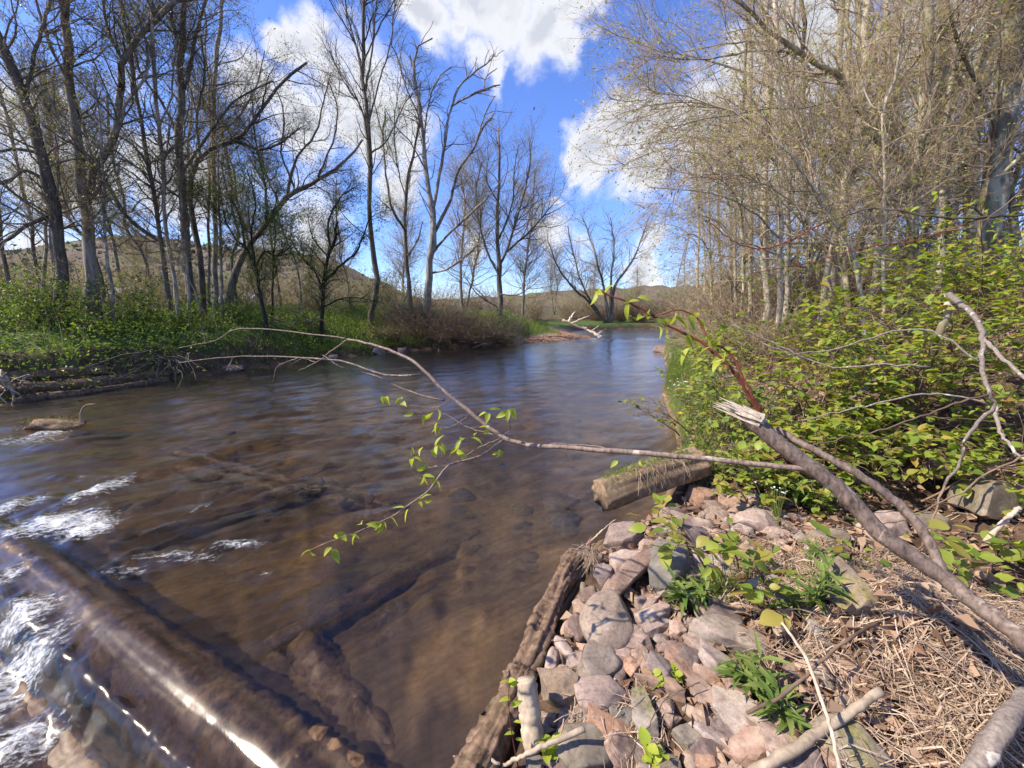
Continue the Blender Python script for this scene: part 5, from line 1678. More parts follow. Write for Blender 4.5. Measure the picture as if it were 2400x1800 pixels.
# ------------------------------------------------------------------ shrubs with oval leaves on the right bank
def shrub(label, base, nst, H, spread, nleaf, lsize, seed, single=300, group='oval-leaved shrubs on the right bank', smat=TWIG_BROWN, toward=(-.25, -.25, 0), mats=LV_SHRUB, name='leafy_shrub', cat='shrub', lay=.42):
    rng_ = np.random.default_rng(seed)
    base = np.array([base[0], base[1], gz(base[0], base[1])])
    root = empty(name, base)
    tag(root, label, cat, group)
    az = rng_.uniform(0, 6.28, nst)
    D = norm(np.stack([np.cos(az) * spread, np.sin(az) * spread, np.ones(nst)], 1) + np.array(toward))
    pts = [np.stack([rng_.normal(0, .30 * H, nst), rng_.normal(0, .30 * H, nst), np.full(nst, -.08)], 1)]
    le = H * rng_.uniform(.6, 1.15, nst)
    for j in range(7):
        D = norm(D + rng_.normal(0, .12, (nst, 3)) + np.array(toward) * .12 + np.array([0, 0, -.10 * (j > 2)]))
        pts.append(pts[-1] + D * (le / 7)[:, None])
    Sm = np.stack(pts, 1)
    SR = np.repeat(np.linspace(.008, .0025, 8)[None], nst, 0)
    T1, TR = spawn(Sm, SR, nst * 8, .25, 1, H * .5, .85, .0, .18, 5, .7, .0016, rng_, (toward[0] * .5, toward[1] * .5, .0), .3)
    T2, TR2 = spawn(T1, TR, max(nst * 16, nleaf // 6), .2, 1, H * .26, .8, .02, .15, 4, .8, .0012, rng_)
    V, q, tr = join_arrays([tube_arrays(Sm, SR, 6), spike_arrays(T1, TR, 4), spike_arrays(T2, TR2, 3)])
    link('stems', mesh_arrays('stems', V, q, tr, True, smat), root)
    # leaves sit in rosettes at the twig ends and in pairs along them
    src = [(T1, 5), (T2, 4)]
    n1 = nleaf
    pos, dr = [], []
    i2 = rng_.integers(0, len(T2), n1)
    tt = rng_.choice([1.0, 1.0, 1.0, .66, .33], n1)
    p = np.array([T2[a, int(round(b * 3))] for a, b in zip(i2, tt)])
    hd = T2[i2, 3] - T2[i2, 0]
    az = rng_.uniform(0, 6.28, n1)
    d = norm(np.stack([np.cos(az), np.sin(az), rng_.normal(.08, lay, n1)], 1) + norm(hd) * .5 * np.array([1, 1, .3]))
    sz = lsize * rng_.uniform(.35, 1.3, n1)
    order = np.argsort(-sz)
    ns = min(single, n1)
    for j in order[:ns]:
        me = mats[rng_.integers(0, len(mats))]
        put_leaf(root, me, p[j] + d[j] * .01, d[j], float(sz[j]), float(rng_.normal(0, .3)))
    rest = order[ns:]
    if len(rest):
        parts = []
        for mi in range(3):
            sel = rest[mi::3]
            if len(sel):
                parts.append(leaf_arrays(LV_LOW[mi], p[sel], d[sel], sz[sel], rng_))
        V, q, tr = join_arrays(parts)
        o = link('leaves', mesh_arrays('leaves', V, q, tr, True, LEAF_SHRUB), root)
        o['kind'] = 'stuff'
    return root


def place(px, py, Y):
    p = at(px, py, Y)
    return p[0], p[1]


SHR = [  # px, py (foot), distance, stems, height, leaves, leaf length, singles, label
    ((1800, 1000), 3.1, 6, .62, 200, .062, 240, 'low leafy shrub behind the broken end of the fallen sapling'),
    ((1960, 1000), 3.1, 6, .70, 240, .065, 260, 'low leafy shrub under the thin reddish stem'),
    ((2120, 1010), 2.95, 6, .72, 240, .065, 260, 'dense leafy shrub in front of the speckled branch'),
    ((2300, 990), 2.75, 7, .85, 300, .066, 280, 'leafy shrub under the hooked speckled branch'),
    ((1790, 940), 3.7, 6, .70, 280, .060, 220, 'leafy shrub behind the grass edge by the water'),
    ((1850, 900), 3.7, 7, .85, 340, .062, 240, 'middle leafy shrub of the slope below the bowed young tree'),
    ((2020, 900), 3.6, 7, .85, 340, .062, 240, 'leafy shrub to the left of the lichened stem'),
    ((2200, 880), 3.6, 7, .90, 360, .062, 240, 'leafy shrub to the right of the lichened stem'),
    ((2370, 860), 3.4, 8, 1.0, 380, .064, 260, 'tall leafy shrub at the right edge below the thickest trunk'),
    ((2290, 760), 4.8, 8, 1.0, 380, .062, 160, 'upper leafy shrub below the thickest trunk'),
    ((2390, 740), 5.0, 8, 1.1, 380, .062, 120, 'highest leafy shrub at the right edge'),
    ((2140, 780), 5.2, 7, 1.0, 340, .060, 120, 'leafy shrub round the foot of the stout lichened trunk'),
    ((1940, 800), 6.2, 6, .9, 260, .058, 60, 'sparse leafy shrub left of the bowed young tree'),
    ((1850, 830), 6.0, 6, .9, 260, .058, 60, 'leafy shrub on the bank edge beyond the grass'),
    ((1740, 800), 8.0, 6, 1.0, 260, .060, 40, 'furthest leafy shrub along the right waterline'),
    ((2060, 720), 8.2, 7, 1.3, 320, .060, 40, 'tall thin shrub among the pale trunks'),
    ((2000, 620), 7.4, 6, 1.7, 260, .060, 60, 'upright young shrub behind the bowed tree'),
]
for i, ((px, py), Yd, nst, H, nl, ls, sg, lab) in enumerate(SHR):
    x, y = place(px, py, Yd)
    shrub(lab, (x, y), nst + 3, H * (1.0 if i < 4 else 1.3), .7, int(nl * 3.1), ls * 1.12, 400 + i, sg)
# the spray that leans out over the water and the low sprays near the stones
x, y = place(1640, 990, 4.2)
shrub('leafy spray leaning out over the water before the white flowers', (x, y), 3, .6, .5, 60, .062, 430, 60, toward=(-.75, .1, -.05))
for i, (px, py, Yd, nl, tw, lab) in enumerate([(1720, 1320, 1.75, 34, (-.4, -.25, .1), 'sprig of large yellowish oval leaves over the stones below the fork'), (1640, 1130, 2.1, 26, (-.5, -.2, .1), 'sprig of oval leaves over the mossy log'),
                                              (1850, 1190, 1.7, 30, (-.45, -.2, .1), 'sprig of drooping oval leaves under the long branch'), (2180, 1250, 1.7, 30, (-.2, -.4, 0), 'sprig of oval leaves right of the fork'),
                                              (2380, 1150, 1.8, 40, (-.3, -.3, 0), 'sprig of oval leaves at the right edge above the straw')]):
    x, y = place(px, py, Yd)
    shrub(lab, (x, y), 2, .42, .5, int(nl * 1.3), .085, 440 + i, int(nl * 1.3), 'low sprigs near the stones', toward=tw)
print('shrubs', TRI[0], round(time.time() - T0, 1))


# ------------------------------------------------------------------ the fallen sapling in front
def stem(name, parent, base, pts, w0, w1, mt, k=26, sides=12, seed=0, wob=.0015, cap=True):
    rng_ = np.random.default_rng(seed)
    P = np.array([at(px, py, Y) for (px, py, Y) in pts])
    P = resample(P, k)
    P[1:-1] += rng_.normal(0, wob, (k - 2, 3))
    f = P[:, 1] * math.cos(PITCH) + (CAM_H - P[:, 2]) * math.sin(PITCH)
    Rr = np.linspace(w0, w1, k) / 2 / FPX * f * (1 + .02 * rng_.normal(size=k))
    Rr = Rr / np.sqrt(1 + np.interp(np.linspace(0, 1, k), np.linspace(0, 1, len(pts)), [((q[0] - 1200) ** 2 + (q[1] - 900) ** 2) / FPX ** 2 for q in pts])) ** .8
    Rr[::7] *= 1.06
    me = log_mesh(name, P - base, Rr, mt, sides, seed, .035, .02, cap)
    return link(name, me, parent), P, Rr


SB = at(2440, 1560, .75)
rt = empty('fallen_sapling', SB)
tag(rt, 'broken grey-brown sapling lying across the view with one long branch over the river', 'tree')
_, PT, RT_ = stem('trunk', rt, SB, [(2450, 1560, .74), (2400, 1502, .78), (2268, 1400, .88), (2193, 1340, .94), (2079, 1262, 1.0), (2013, 1193, 1.05), (1950, 1130, 1.09), (1881, 1082, 1.13), (1800, 1018, 1.18), (1745, 972, 1.22)], 60, 38, BARK_SAPLING, 50, 18, 1)
stem('second_stem', rt, SB, [(2212, 1345, .93), (2174, 1262, .98), (2108, 1184, 1.04), (2004, 1108, 1.1), (1890, 1045, 1.18), (1820, 1005, 1.25)], 32, 16, BARK_SAPLING, 34, 12, 2)
# splintered white end
e = at(1760, 975, 1.2)
n = 44
rng = np.random.default_rng(33)
tip = at(1688, 946, 1.26)
dv = norm(tip - e)
P0 = np.repeat((e - SB)[None], n, 0) + rng.normal(0, .008, (n, 3)) - dv * .03
tipv = np.stack([P0, P0 + (dv * .05)[None] + rng.normal(0, .003, (n, 3)), P0 + dv[None] * rng.uniform(.03, .15, (n, 1)) + rng.normal(0, .007, (n, 3))], 1)
V, q, tr = tube_arrays(tipv, np.repeat(np.array([[.006, .0045, .0006]]), n, 0), 5)
tag(link('splintered_end', mesh_arrays('splintered_end', V, q, tr, False, WOOD_WHITE), rt), 'white splintered wood at the break')
_, PB_, _r = stem('long_branch', rt, SB, [(1900, 1100, 1.11), (1800, 1090, 1.16), (1700, 1080, 1.21), (1500, 1062, 1.32), (1350, 1050, 1.42), (1240, 1042, 1.5), (1180, 1025, 1.55), (1100, 965, 1.62), (1040, 915, 1.68),
                                          (980, 855, 1.75), (945, 835, 1.8), (880, 810, 1.88), (815, 795, 1.95)], 16, 5, BARK_SAPLING, 70, 10, 3)
TW = [([(1180, 1030, 1.55), (1140, 1060, 1.53), (1100, 1078, 1.5), (1060, 1085, 1.48), (1030, 1115, 1.46), (1005, 1150, 1.44), (975, 1170, 1.42), (930, 1205, 1.40), (895, 1220, 1.38), (830, 1250, 1.35)], 7, 2),
      ([(1175, 1028, 1.55), (1120, 1050, 1.52), (1066, 1090, 1.49)], 4, 2), ([(985, 878, 1.74), (960, 882, 1.76), (890, 876, 1.82), (850, 862, 1.87), (800, 846, 1.93), (700, 838, 2.05), (600, 835, 2.15), (520, 838, 2.22), (420, 850, 2.3)], 6, 2),
      ([(1042, 938, 1.68), (1000, 930, 1.72), (930, 905, 1.8), (880, 880, 1.88), (800, 860, 1.97), (756, 832, 2.02)], 5, 2), ([(815, 795, 1.95), (790, 790, 1.98), (740, 785, 2.03), (640, 773, 2.15), (548, 772, 2.25), (515, 795, 2.3), (420, 815, 2.4)], 4, 2),
      ([(815, 795, 1.95), (780, 820, 1.96), (740, 850, 1.98), (700, 868, 2.0)], 3.5, 1.5), ([(700, 838, 2.05), (650, 860, 2.05), (640, 895, 2.05)], 3, 1.5), ([(548, 836, 2.2), (530, 870, 2.2)], 3, 1.5),
      ([(1055, 940, 1.66), (1020, 955, 1.66), (960, 950, 1.7)], 3, 1.5), ([(1095, 978, 1.62), (1060, 1000, 1.6), (1040, 1003, 1.6)], 3, 1.5), ([(1160, 1020, 1.56), (1110, 1005, 1.6), (1080, 992, 1.62), (1020, 955, 1.68)], 3, 1.2),
      ([(1230, 1038, 1.5), (1200, 1020, 1.5), (1185, 1018, 1.49), (1195, 1010, 1.48), (1195, 975, 1.47)], 3, 1.5), ([(1062, 1090, 1.48), (1015, 1095, 1.5), (985, 1098, 1.52), (978, 1118, 1.5)], 2.5, 1.2), ([(1010, 1120, 1.46), (985, 1122, 1.46), (968, 1105, 1.47)], 2.5, 1.2),
      ([(1040, 1085, 1.48), (1070, 1060, 1.48), (1085, 1062, 1.48)], 2.5, 1), ([(990, 968, 1.64), (960, 960, 1.66)], 2.5, 1), ([(1500, 1062, 1.32), (1380, 1045, 1.4), (1290, 1040, 1.46)], 4, 2), ([(740, 850, 1.98), (710, 840, 2.0), (690, 850, 2.0)], 2, 1)]
for i, (pts, a, b) in enumerate(TW):
    stem('twig', rt, SB, pts, a, b, BARK_SAPLING, 18, 6, 40 + i)
LP = [(895, 925, 1.85, 3), (940, 935, 1.8, 3), (992, 975, 1.65, 2), (1035, 1000, 1.62, 3), (965, 965, 1.68, 1), (1020, 962, 1.66, 1), (1145, 968, 1.55, 4), (1195, 962, 1.48, 5), (1140, 1000, 1.55, 2), (1105, 1020, 1.6, 2), (1025, 1045, 1.5, 5),
      (1005, 1050, 1.5, 2), (1070, 1045, 1.49, 3), (1085, 1035, 1.49, 2), (965, 1075, 1.52, 3), (980, 1090, 1.51, 2), (1010, 1120, 1.46, 4), (985, 1128, 1.46, 2), (1170, 1055, 1.54, 2), (985, 1175, 1.42, 3), (955, 1190, 1.41, 2),
      (890, 1225, 1.38, 4), (920, 1218, 1.39, 2), (790, 1250, 1.35, 2), (848, 1232, 1.36, 1), (828, 1255, 1.35, 2), (725, 1288, 1.32, 2), (770, 1283, 1.33, 2), (1455, 1072, 1.35, 1), (1510, 1068, 1.3, 1)]
rng = np.random.default_rng(12)
for (px, py, Yd, cnt_) in LP:
    for j in range(cnt_):
        p = at(px + rng.normal(0, 6), py + rng.normal(0, 5), Yd) - SB
        put_leaf(rt, LV_YOUNG[rng.integers(0, 4)], p, (rng.normal(0, .8), rng.normal(-.2, .5), rng.normal(-.35, .45)), float(rng.uniform(.03, .055)), float(rng.normal(0, .8)))
stem('twig', rt, SB, [(830, 1250, 1.35), (790, 1262, 1.34), (725, 1290, 1.32)], 2, 1, BARK_SAPLING, 8, 5, 71)

# red-stemmed shoot behind the broken end
RB_ = at(1850, 1090, 1.16)
rt = empty('red_shoot', RB_)
tag(rt, 'red-stemmed shoot with opening yellow-green buds arching up before the river', 'shoot')
stem('stem', rt, RB_, [(1850, 1090, 1.16), (1784, 975, 1.2), (1716, 867, 1.26), (1671, 822, 1.3), (1635, 799, 1.33), (1558, 758, 1.38), (1490, 718, 1.42), (1400, 680, 1.48)], 10, 4, BARK_RED, 40, 8, 81)
stem('stem', rt, RB_, [(1784, 965, 1.19), (1748, 898, 1.22), (1712, 830, 1.26), (1667, 799, 1.29), (1644, 763, 1.32), (1626, 740, 1.34), (1590, 727, 1.36), (1536, 740, 1.4), (1504, 736, 1.42)], 7, 3, BARK_RED, 34, 7, 82)
for (px, py, Yd, cnt_) in [(1402, 682, 1.48, 4), (1475, 710, 1.42, 2), (1500, 705, 1.42, 2), (1477, 735, 1.42, 2), (1512, 738, 1.41, 3), (1550, 762, 1.38, 3), (1572, 775, 1.37, 1), (1580, 742, 1.36, 2), (1612, 736, 1.35, 2), (1630, 750, 1.33, 2),
                           (1618, 815, 1.33, 2), (1640, 845, 1.31, 2), (1670, 810, 1.29, 3), (1690, 830, 1.28, 3), (1735, 920, 1.23, 2), (1685, 850, 1.28, 2)]:
    for j in range(cnt_):
        p = at(px + rng.normal(0, 5), py + rng.normal(0, 5), Yd) - RB_
        put_leaf(rt, LV_YOUNG[rng.integers(0, 4)], p, (rng.normal(0, .8), rng.normal(-.2, .5), rng.normal(-.1, .6)), float(rng.uniform(.03, .06)), float(rng.normal(0, .8)))

# speckled hooked branch at the right
HB = at(2232, 704, 3.0)
rt = empty('speckled_branch', HB)
tag(rt, 'hooked grey branch speckled with pale pores hanging over the leaves', 'branch')
stem('limb', rt, HB, [(2225, 690, 3.0), (2281, 740, 2.7), (2304, 786, 2.5), (2300, 853, 2.4), (2318, 921, 2.3), (2331, 948, 2.3), (2295, 990, 2.25), (2262, 1030, 2.2), (2250, 1085, 2.2), (2215, 1135, 2.2)], 18, 8, BARK_SPECK, 44, 10, 91, .004)
stem('limb', rt, HB, [(2303, 790, 2.5), (2350, 840, 2.3), (2400, 885, 2.1), (2480, 960, 1.9)], 13, 10, BARK_SPECK, 20, 8, 92, .004)
stem('limb', rt, HB, [(2331, 950, 2.3), (2345, 1010, 2.2), (2380, 1060, 2.1), (2420, 1090, 2.0)], 12, 8, BARK_SPECK, 20, 8, 93, .004)
for i, pts in enumerate([[(2331, 955, 2.3), (2220, 925, 2.4), (2120, 930, 2.45), (2000, 960, 2.5), (1880, 985, 2.5)], [(2318, 925, 2.3), (2200, 960, 2.3), (2090, 1000, 2.3), (1960, 1030, 2.3), (1900, 1045, 2.3)],
                         [(2300, 850, 2.4), (2180, 775, 2.6), (2080, 780, 2.7), (1980, 810, 2.8), (1860, 830, 2.9), (1790, 805, 3.0)], [(2215, 1135, 2.2), (2170, 1250, 2.0), (2140, 1330, 1.9), (2110, 1440, 1.8)],
                         [(2180, 860, 2.6), (2060, 855, 2.7), (1950, 860, 2.8), (1800, 800, 3.0), (1720, 760, 3.1)], [(2420, 1060, 1.9), (2300, 1120, 1.9), (2200, 1180, 1.9), (2080, 1230, 1.85), (1960, 1240, 1.8)]]):
    stem('twig', rt, HB, pts, 7, 3, TWIG_BROWN if i % 2 else BARK_SPECK, 22, 6, 95 + i, .006)
# thick crooked lichened stem among the leaves
LB_ = at(2110, 960, 3.3)
rt = empty('crooked_bough', LB_)
tag(rt, 'short thick leaning stem covered in lichen among the oval leaves', 'branch')
stem('limb', rt, LB_, [(2120, 975, 3.3), (2140, 930, 3.2), (2170, 860, 3.1), (2195, 800, 3.0), (2215, 745, 3.0), (2222, 690, 3.05)], 25, 18, BARK_LICHEN, 24, 12, 110, .006)
stem('limb', rt, LB_, [(2170, 850, 3.1), (2130, 830, 3.1), (2080, 870, 3.05), (2040, 900, 3.0), (1990, 935, 3.0)], 12, 7, BARK_GREY, 18, 8, 111, .006)
# long dark bough crossing the upper right
XB = at(2420, 500, 2.6)
rt = empty('crossing_bough', XB)
tag(rt, 'long thin dark bough crossing in front of the wood with reddish twigs', 'branch')
stem('limb', rt, XB, [(2430, 500, 2.5), (2300, 510, 2.6), (2180, 508, 2.7), (2100, 492, 2.8), (2040, 488, 2.9), (1980, 505, 3.0), (1930, 520, 3.1)], 9, 4, TWIG_DARK, 30, 7, 120, .004)
stem('twig', rt, XB, [(1935, 520, 3.1), (1860, 560, 3.15), (1790, 582, 3.2), (1730, 572, 3.25), (1680, 535, 3.3), (1662, 520, 3.3)], 5, 2.5, BARK_RED, 24, 6, 121, .004)
stem('twig', rt, XB, [(2300, 512, 2.6), (2150, 560, 2.8), (2030, 580, 2.9), (1880, 620, 3.0), (1760, 640, 3.1)], 4, 2, BARK_RED, 24, 6, 122, .004)
stem('twig', rt, XB, [(2420, 430, 2.5), (2280, 530, 2.6), (2180, 545, 2.7), (2060, 575, 2.8)], 4, 2, TWIG_BROWN, 24, 6, 123, .004)
stem('twig', rt, XB, [(1870, 555, 3.1), (1800, 540, 3.2), (1740, 600, 3.3), (1640, 630, 3.4)], 3, 1.5, TWIG_TAN, 24, 6, 124, .004)
for i in range(26):
    px = rng.uniform(2000, 2420)
    p = at(px, rng.uniform(440, 640), rng.uniform(2.8, 3.4)) - XB
    put_leaf(rt, LV_YOUNG[rng.integers(0, 4)], p, rng.normal(0, 1, 3) * np.array([1, 1, .4]), float(rng.uniform(.04, .07)), float(rng.normal(0, .5)))


# ------------------------------------------------------------------ herbs and grass tufts among the stones
def herb(label, px, py, n, L, seed, mats=LV_HERB, spread=.9, stemh=.12, name='herb_tuft', group='green tufts among the stones'):
    c = zfix(px, py)
    rng_ = np.random.default_rng(seed)
    c = c + np.array([0, 0, .02])
    root = empty(name, c)
    tag(root, label, 'plant', group)
    ns = max(3, n // 9)
    az = rng_.uniform(0, 6.28, ns)
    P = []
    for a in az:
        d = np.array([math.cos(a) * spread * .7, math.sin(a) * spread * .7, 1.0])
        h = stemh * rng_.uniform(.5, 1.2)
        P.append(np.stack([d * h * t + np.array([0, 0, .01 * t]) for t in (0, .35, .7, 1)]))
    P = np.array(P)
    V, q, tr = tube_arrays(P, np.repeat(np.array([[.003, .0026, .002, .0015]]), ns, 0), 5)
    link('stems', mesh_arrays('stems', V, q, tr, True, LEAF_HERB), root)
    for j in range(n):
        s = rng_.integers(0, ns)
        t = rng_.uniform(.25, 1)
        p = P[s, 0] * (1 - t) + P[s, 3] * t
        a = rng_.uniform(0, 6.28)
        put_leaf(root, mats[rng_.integers(0, len(mats))], p, (math.cos(a), math.sin(a), rng_.uniform(.1, 1.1)), float(L * rng_.uniform(.6, 1.2)), float(rng_.normal(0, .3)))
    return root


herb('leafy tuft with long narrow leaves spilling over the grey boulder', 1610, 1425, 70, .12, 501, stemh=.12)
herb('dark green tuft of lance leaves at the lower edge of the stones', 1765, 1640, 64, .105, 502, stemh=.10)
herb('low pale green tuft beside the lance-leaved one', 1835, 1700, 50, .08, 503, stemh=.07)
herb('upright herb with paired leaves in front of the mossy grey stone', 1890, 1450, 60, .09, 504, stemh=.20, spread=.4)
herb('small herb left of the upright paired one', 1840, 1450, 22, .08, 505, stemh=.14, spread=.5)
herb('tuft of narrow leaves under the oval sprig', 1945, 1350, 40, .12, 506, stemh=.1)
herb('round-leaved seedling between the layered slabs', 1582, 1600, 10, .035, 507, LV_ROUND, .8, .04)
herb('tiny seedling left of the round-leaved one', 1530, 1625, 8, .035, 508, LV_ROUND, .8, .06)
herb('yellow-green seedling at the bottom edge', 1530, 1800, 14, .045, 509, LV_ROUND, .8, .05)
herb('dark round-leaved plant beside the smooth grey boulder', 1290, 1785, 14, .05, 510, LV_ROUND, .8, .05)
herb('clump of strap leaves behind the fork', 1800, 1150, 90, .17, 511, stemh=.12)
herb('clump of strap leaves right of the fork', 1880, 1190, 80, .16, 512, stemh=.12)
herb('clump of strap leaves by the mossy log', 1720, 1120, 80, .15, 513, stemh=.12)
herb('small plant at the right edge of the straw', 2380, 1330, 30, .06, 514, LV_ROUND, .8, .08)
# sprout with a red stem at the lower edge of the timber
c = gp(1215, 1800, .02)
rt = empty('bud_sprout', c)
tag(rt, 'thin reddish sprout with yellow buds rising before the timber', 'shoot')
pts = np.array([[0, 0, 0], [-.015, .01, .08], [-.03, .03, .17], [-.035, .05, .26], [-.03, .06, .3]])
V, q, tr = tube_arrays(resample(pts, 14)[None], np.linspace(.0028, .0012, 14)[None], 6, True)
link('stem', mesh_arrays('stem', V, q, tr, True, BARK_RED), rt)
for (z_, s_) in [(.10, 1), (.12, -1), (.16, 1), (.22, 1), (.24, -1), (.29, 1), (.3, -1), (.3, .3)]:
    put_leaf(rt, LV_YOUNG[rng.integers(0, 4)], (-.035 * z_ / .3, .06 * z_ / .3, z_), (s_ * .8, -.2, .5), float(rng.uniform(.025, .04)), float(rng.normal(0, .5)))

# grass along the right edge
rng = np.random.default_rng(21)


def grass_patch(name, label, xy, lo, hi, wid, mt=GRASS, tilt=.35, k=4, curl=.12, sag=.12, kind='stuff'):
    z = ground_z(xy[:, 0], xy[:, 1])
    n_ = len(xy)
    P0 = np.stack([xy[:, 0], xy[:, 1], z - .005], 1)
    return strands(name, label, P0, np.array([[0, 0, 1.0]]) + rng.normal(0, tilt, (n_, 3)), rng.uniform(lo, hi, n_), rng.uniform(wid * .6, wid * 1.3, n_), mt, rng, k, curl, sag, None, kind)


n = 11000
xy = scatter(n, lambda x, y: ((lambda d: np.exp(-((d - .32) / .34) ** 2) * (d > .03))(land_d(np.stack([x, y], 1))[0])) * (.4 + .6 * (fbm(np.stack([x, y], 1) * 1.6, 2, 77) > -.15)), (1.6, 3.1), (6.5, 12))
grass_patch('bank_grass', 'fresh green grass along the edge of the right bank', xy, .05, .17, .007)
c = zfix(1680, 1395)
xy = c[:2] + rng.normal(0, 1, (700, 2)) * np.array([.10, .055])
z = c[2]
o = grass_patch('grass_clump', None, xy, .05, .13, .004)
tag(o, 'round clump of fine bright grass on the stones', 'grass', None, 'thing')
for i, (px, py, lab) in enumerate([(1745, 1050, 'tuft of dead straw hanging over the bank edge'), (2010, 1120, 'tuft of dead straw under the leaves right of the fork'), (1480, 1700, 'wisp of straw and moss between the upright stones')]):
    c = zfix(px, py)
    n = 260
    P0 = c + rng.normal(0, 1, (n, 3)) * np.array([.10, .08, .015]) + np.array([0, 0, .03])
    o = strands('straw_tuft', None, P0, rng.normal(0, 1, (n, 3)) * np.array([1, 1, .2]) + np.array([-.5, -.8, -.1]), rng.uniform(.06, .2, n), .004, STRAW, rng, 5, .2, .15, None, None)
    tag(o, lab, 'straw', 'tufts of dead straw')
# flowers
PET = bark('petal_white', (.75, .75, .75), (.85, .85, .85), 5, 1, 0, .001)
YEL = bark('petal_yellow', (.75, .55, .01), (.85, .66, .02), 5, 1, 0, .001)


def flower_head(label, px, py, Yd, n, size, spread, mt, name, seed):
    p = at(px, py, Yd)
    g = gz(p[0], p[1])
    rng_ = np.random.default_rng(seed)
    root = empty(name, (p[0], p[1], g))
    tag(root, label, 'flower')
    h = max(p[2] - g, .08)
    C = np.array([[0, 0, h]]) + rng_.normal(0, 1, (n, 3)) * spread * np.array([1, 1, .35])
    Ps = np.stack([np.repeat(np.array([[0, 0, 0.0]]), n, 0) + C * np.array([.4, .4, 0]), C * np.array([.6, .6, .6]), C], 1)
    V, q, tr = tube_arrays(Ps, np.full((n, 3), .0018), 4)
    link('stem', mesh_arrays('stem', V, q, tr, True, LEAF_HERB), root)
    for j in range(n):
        m = 10 if name == 'dandelion' else 4
        a = np.arange(m) * 2 * np.pi / m + rng_.uniform(0, 6)
        parts = []
        for lay_ in range(2 if name == 'dandelion' else 1):
            d = np.stack([np.cos(a + lay_ * .3), np.sin(a + lay_ * .3), np.full(m, .25 + .5 * lay_)], 1)
            parts.append(leaf_cards(np.repeat(C[j][None], m, 0), d, np.full(m, size), .6, .2, rng_))
        V, q, tr = join_arrays(parts)
        link('petals', mesh_arrays('petals', V, None, tr, False, mt), root)


flower_head('cluster of small white flowers at the edge of the right bank', 1605, 900, 5.6, 22, .018, .13, PET, 'white_flower', 1)
flower_head('small white flowers in the strap leaves behind the fork', 1830, 1150, 2.4, 8, .012, .05, PET, 'white_flower', 2)
flower_head('single yellow dandelion in the grass by the water', 1594, 970, 4.6, 1, .035, .001, YEL, 'dandelion', 3)
print('fg plants', TRI[0], round(time.time() - T0, 1))
# ------------------------------------------------------------------ the far bank: undergrowth, brush, roots, wood
rng = np.random.default_rng(31)


def left_density(x, y, lo, hi):
    d, lf = land_d(np.stack([x, y], 1))
    return lf & (d > np.where((x > .2) & (lo > 0), 1.5, lo)) & (d < hi)


n = 66000
xy = scatter(n, lambda x, y: left_density(x, y, .10, 7) * (x < .8) * (.25 + .75 * (fbm(np.stack([x, y], 1) * .9, 3, 91) > -.25)), (-17, 5), (1, 23))
d, _ = land_d(xy)
z = ground_z(xy[:, 0], xy[:, 1])
hgt = (.16 + .34 * np.clip(fbm(xy * .8, 3, 95) + .4, 0, 1.2)) * np.clip(d / .5, .35, 1) * np.where(xy[:, 0] < -5.5, 1.25, .8)
P0 = np.stack([xy[:, 0], xy[:, 1], z + hgt * rng.uniform(0, 1, n) ** .6], 1)
ov = np.where((d < 1.0) & (xy[:, 0] < -5), 1.0, 0) * rng.uniform(0, 1, n)
P0[:, :2] += ov[:, None] * np.array([.45, -.38])
P0[:, 2] -= ov ** 2 * .55
V, q, tr = leaf_cards(P0, rng.normal(0, 1, (n, 3)) * np.array([1, 1, .55]) + np.array([0, 0, .15]), rng.uniform(.035, .10, n), .6, .5, rng)
tag(link('undergrowth', mesh_arrays('undergrowth', V, None, tr, False, COVER)), 'bright green leafy ground cover on the far bank', None, None, 'stuff')
n = 16000
xy = scatter(n, lambda x, y: left_density(x, y, .15, 5) * ((x > -7.5) | (fbm(np.stack([x, y], 1) * 1.4, 2, 97) > .3)), (-12, 7), (5.5, 26))
grass_patch('far_grass', 'tall green grass on the far bank', xy, .15, .42, .014, GRASS, .3, 4, .12, .12)
n = 2600
xy = scatter(n, lambda x, y: left_density(x, y, .1, 9) * 1.0, (-17, 5), (1, 23))
grass_patch('dead_stems', 'thin dead weed stems standing in the far undergrowth', xy, .25, .9, .009, STRAW, .35, 4, .12, .03)


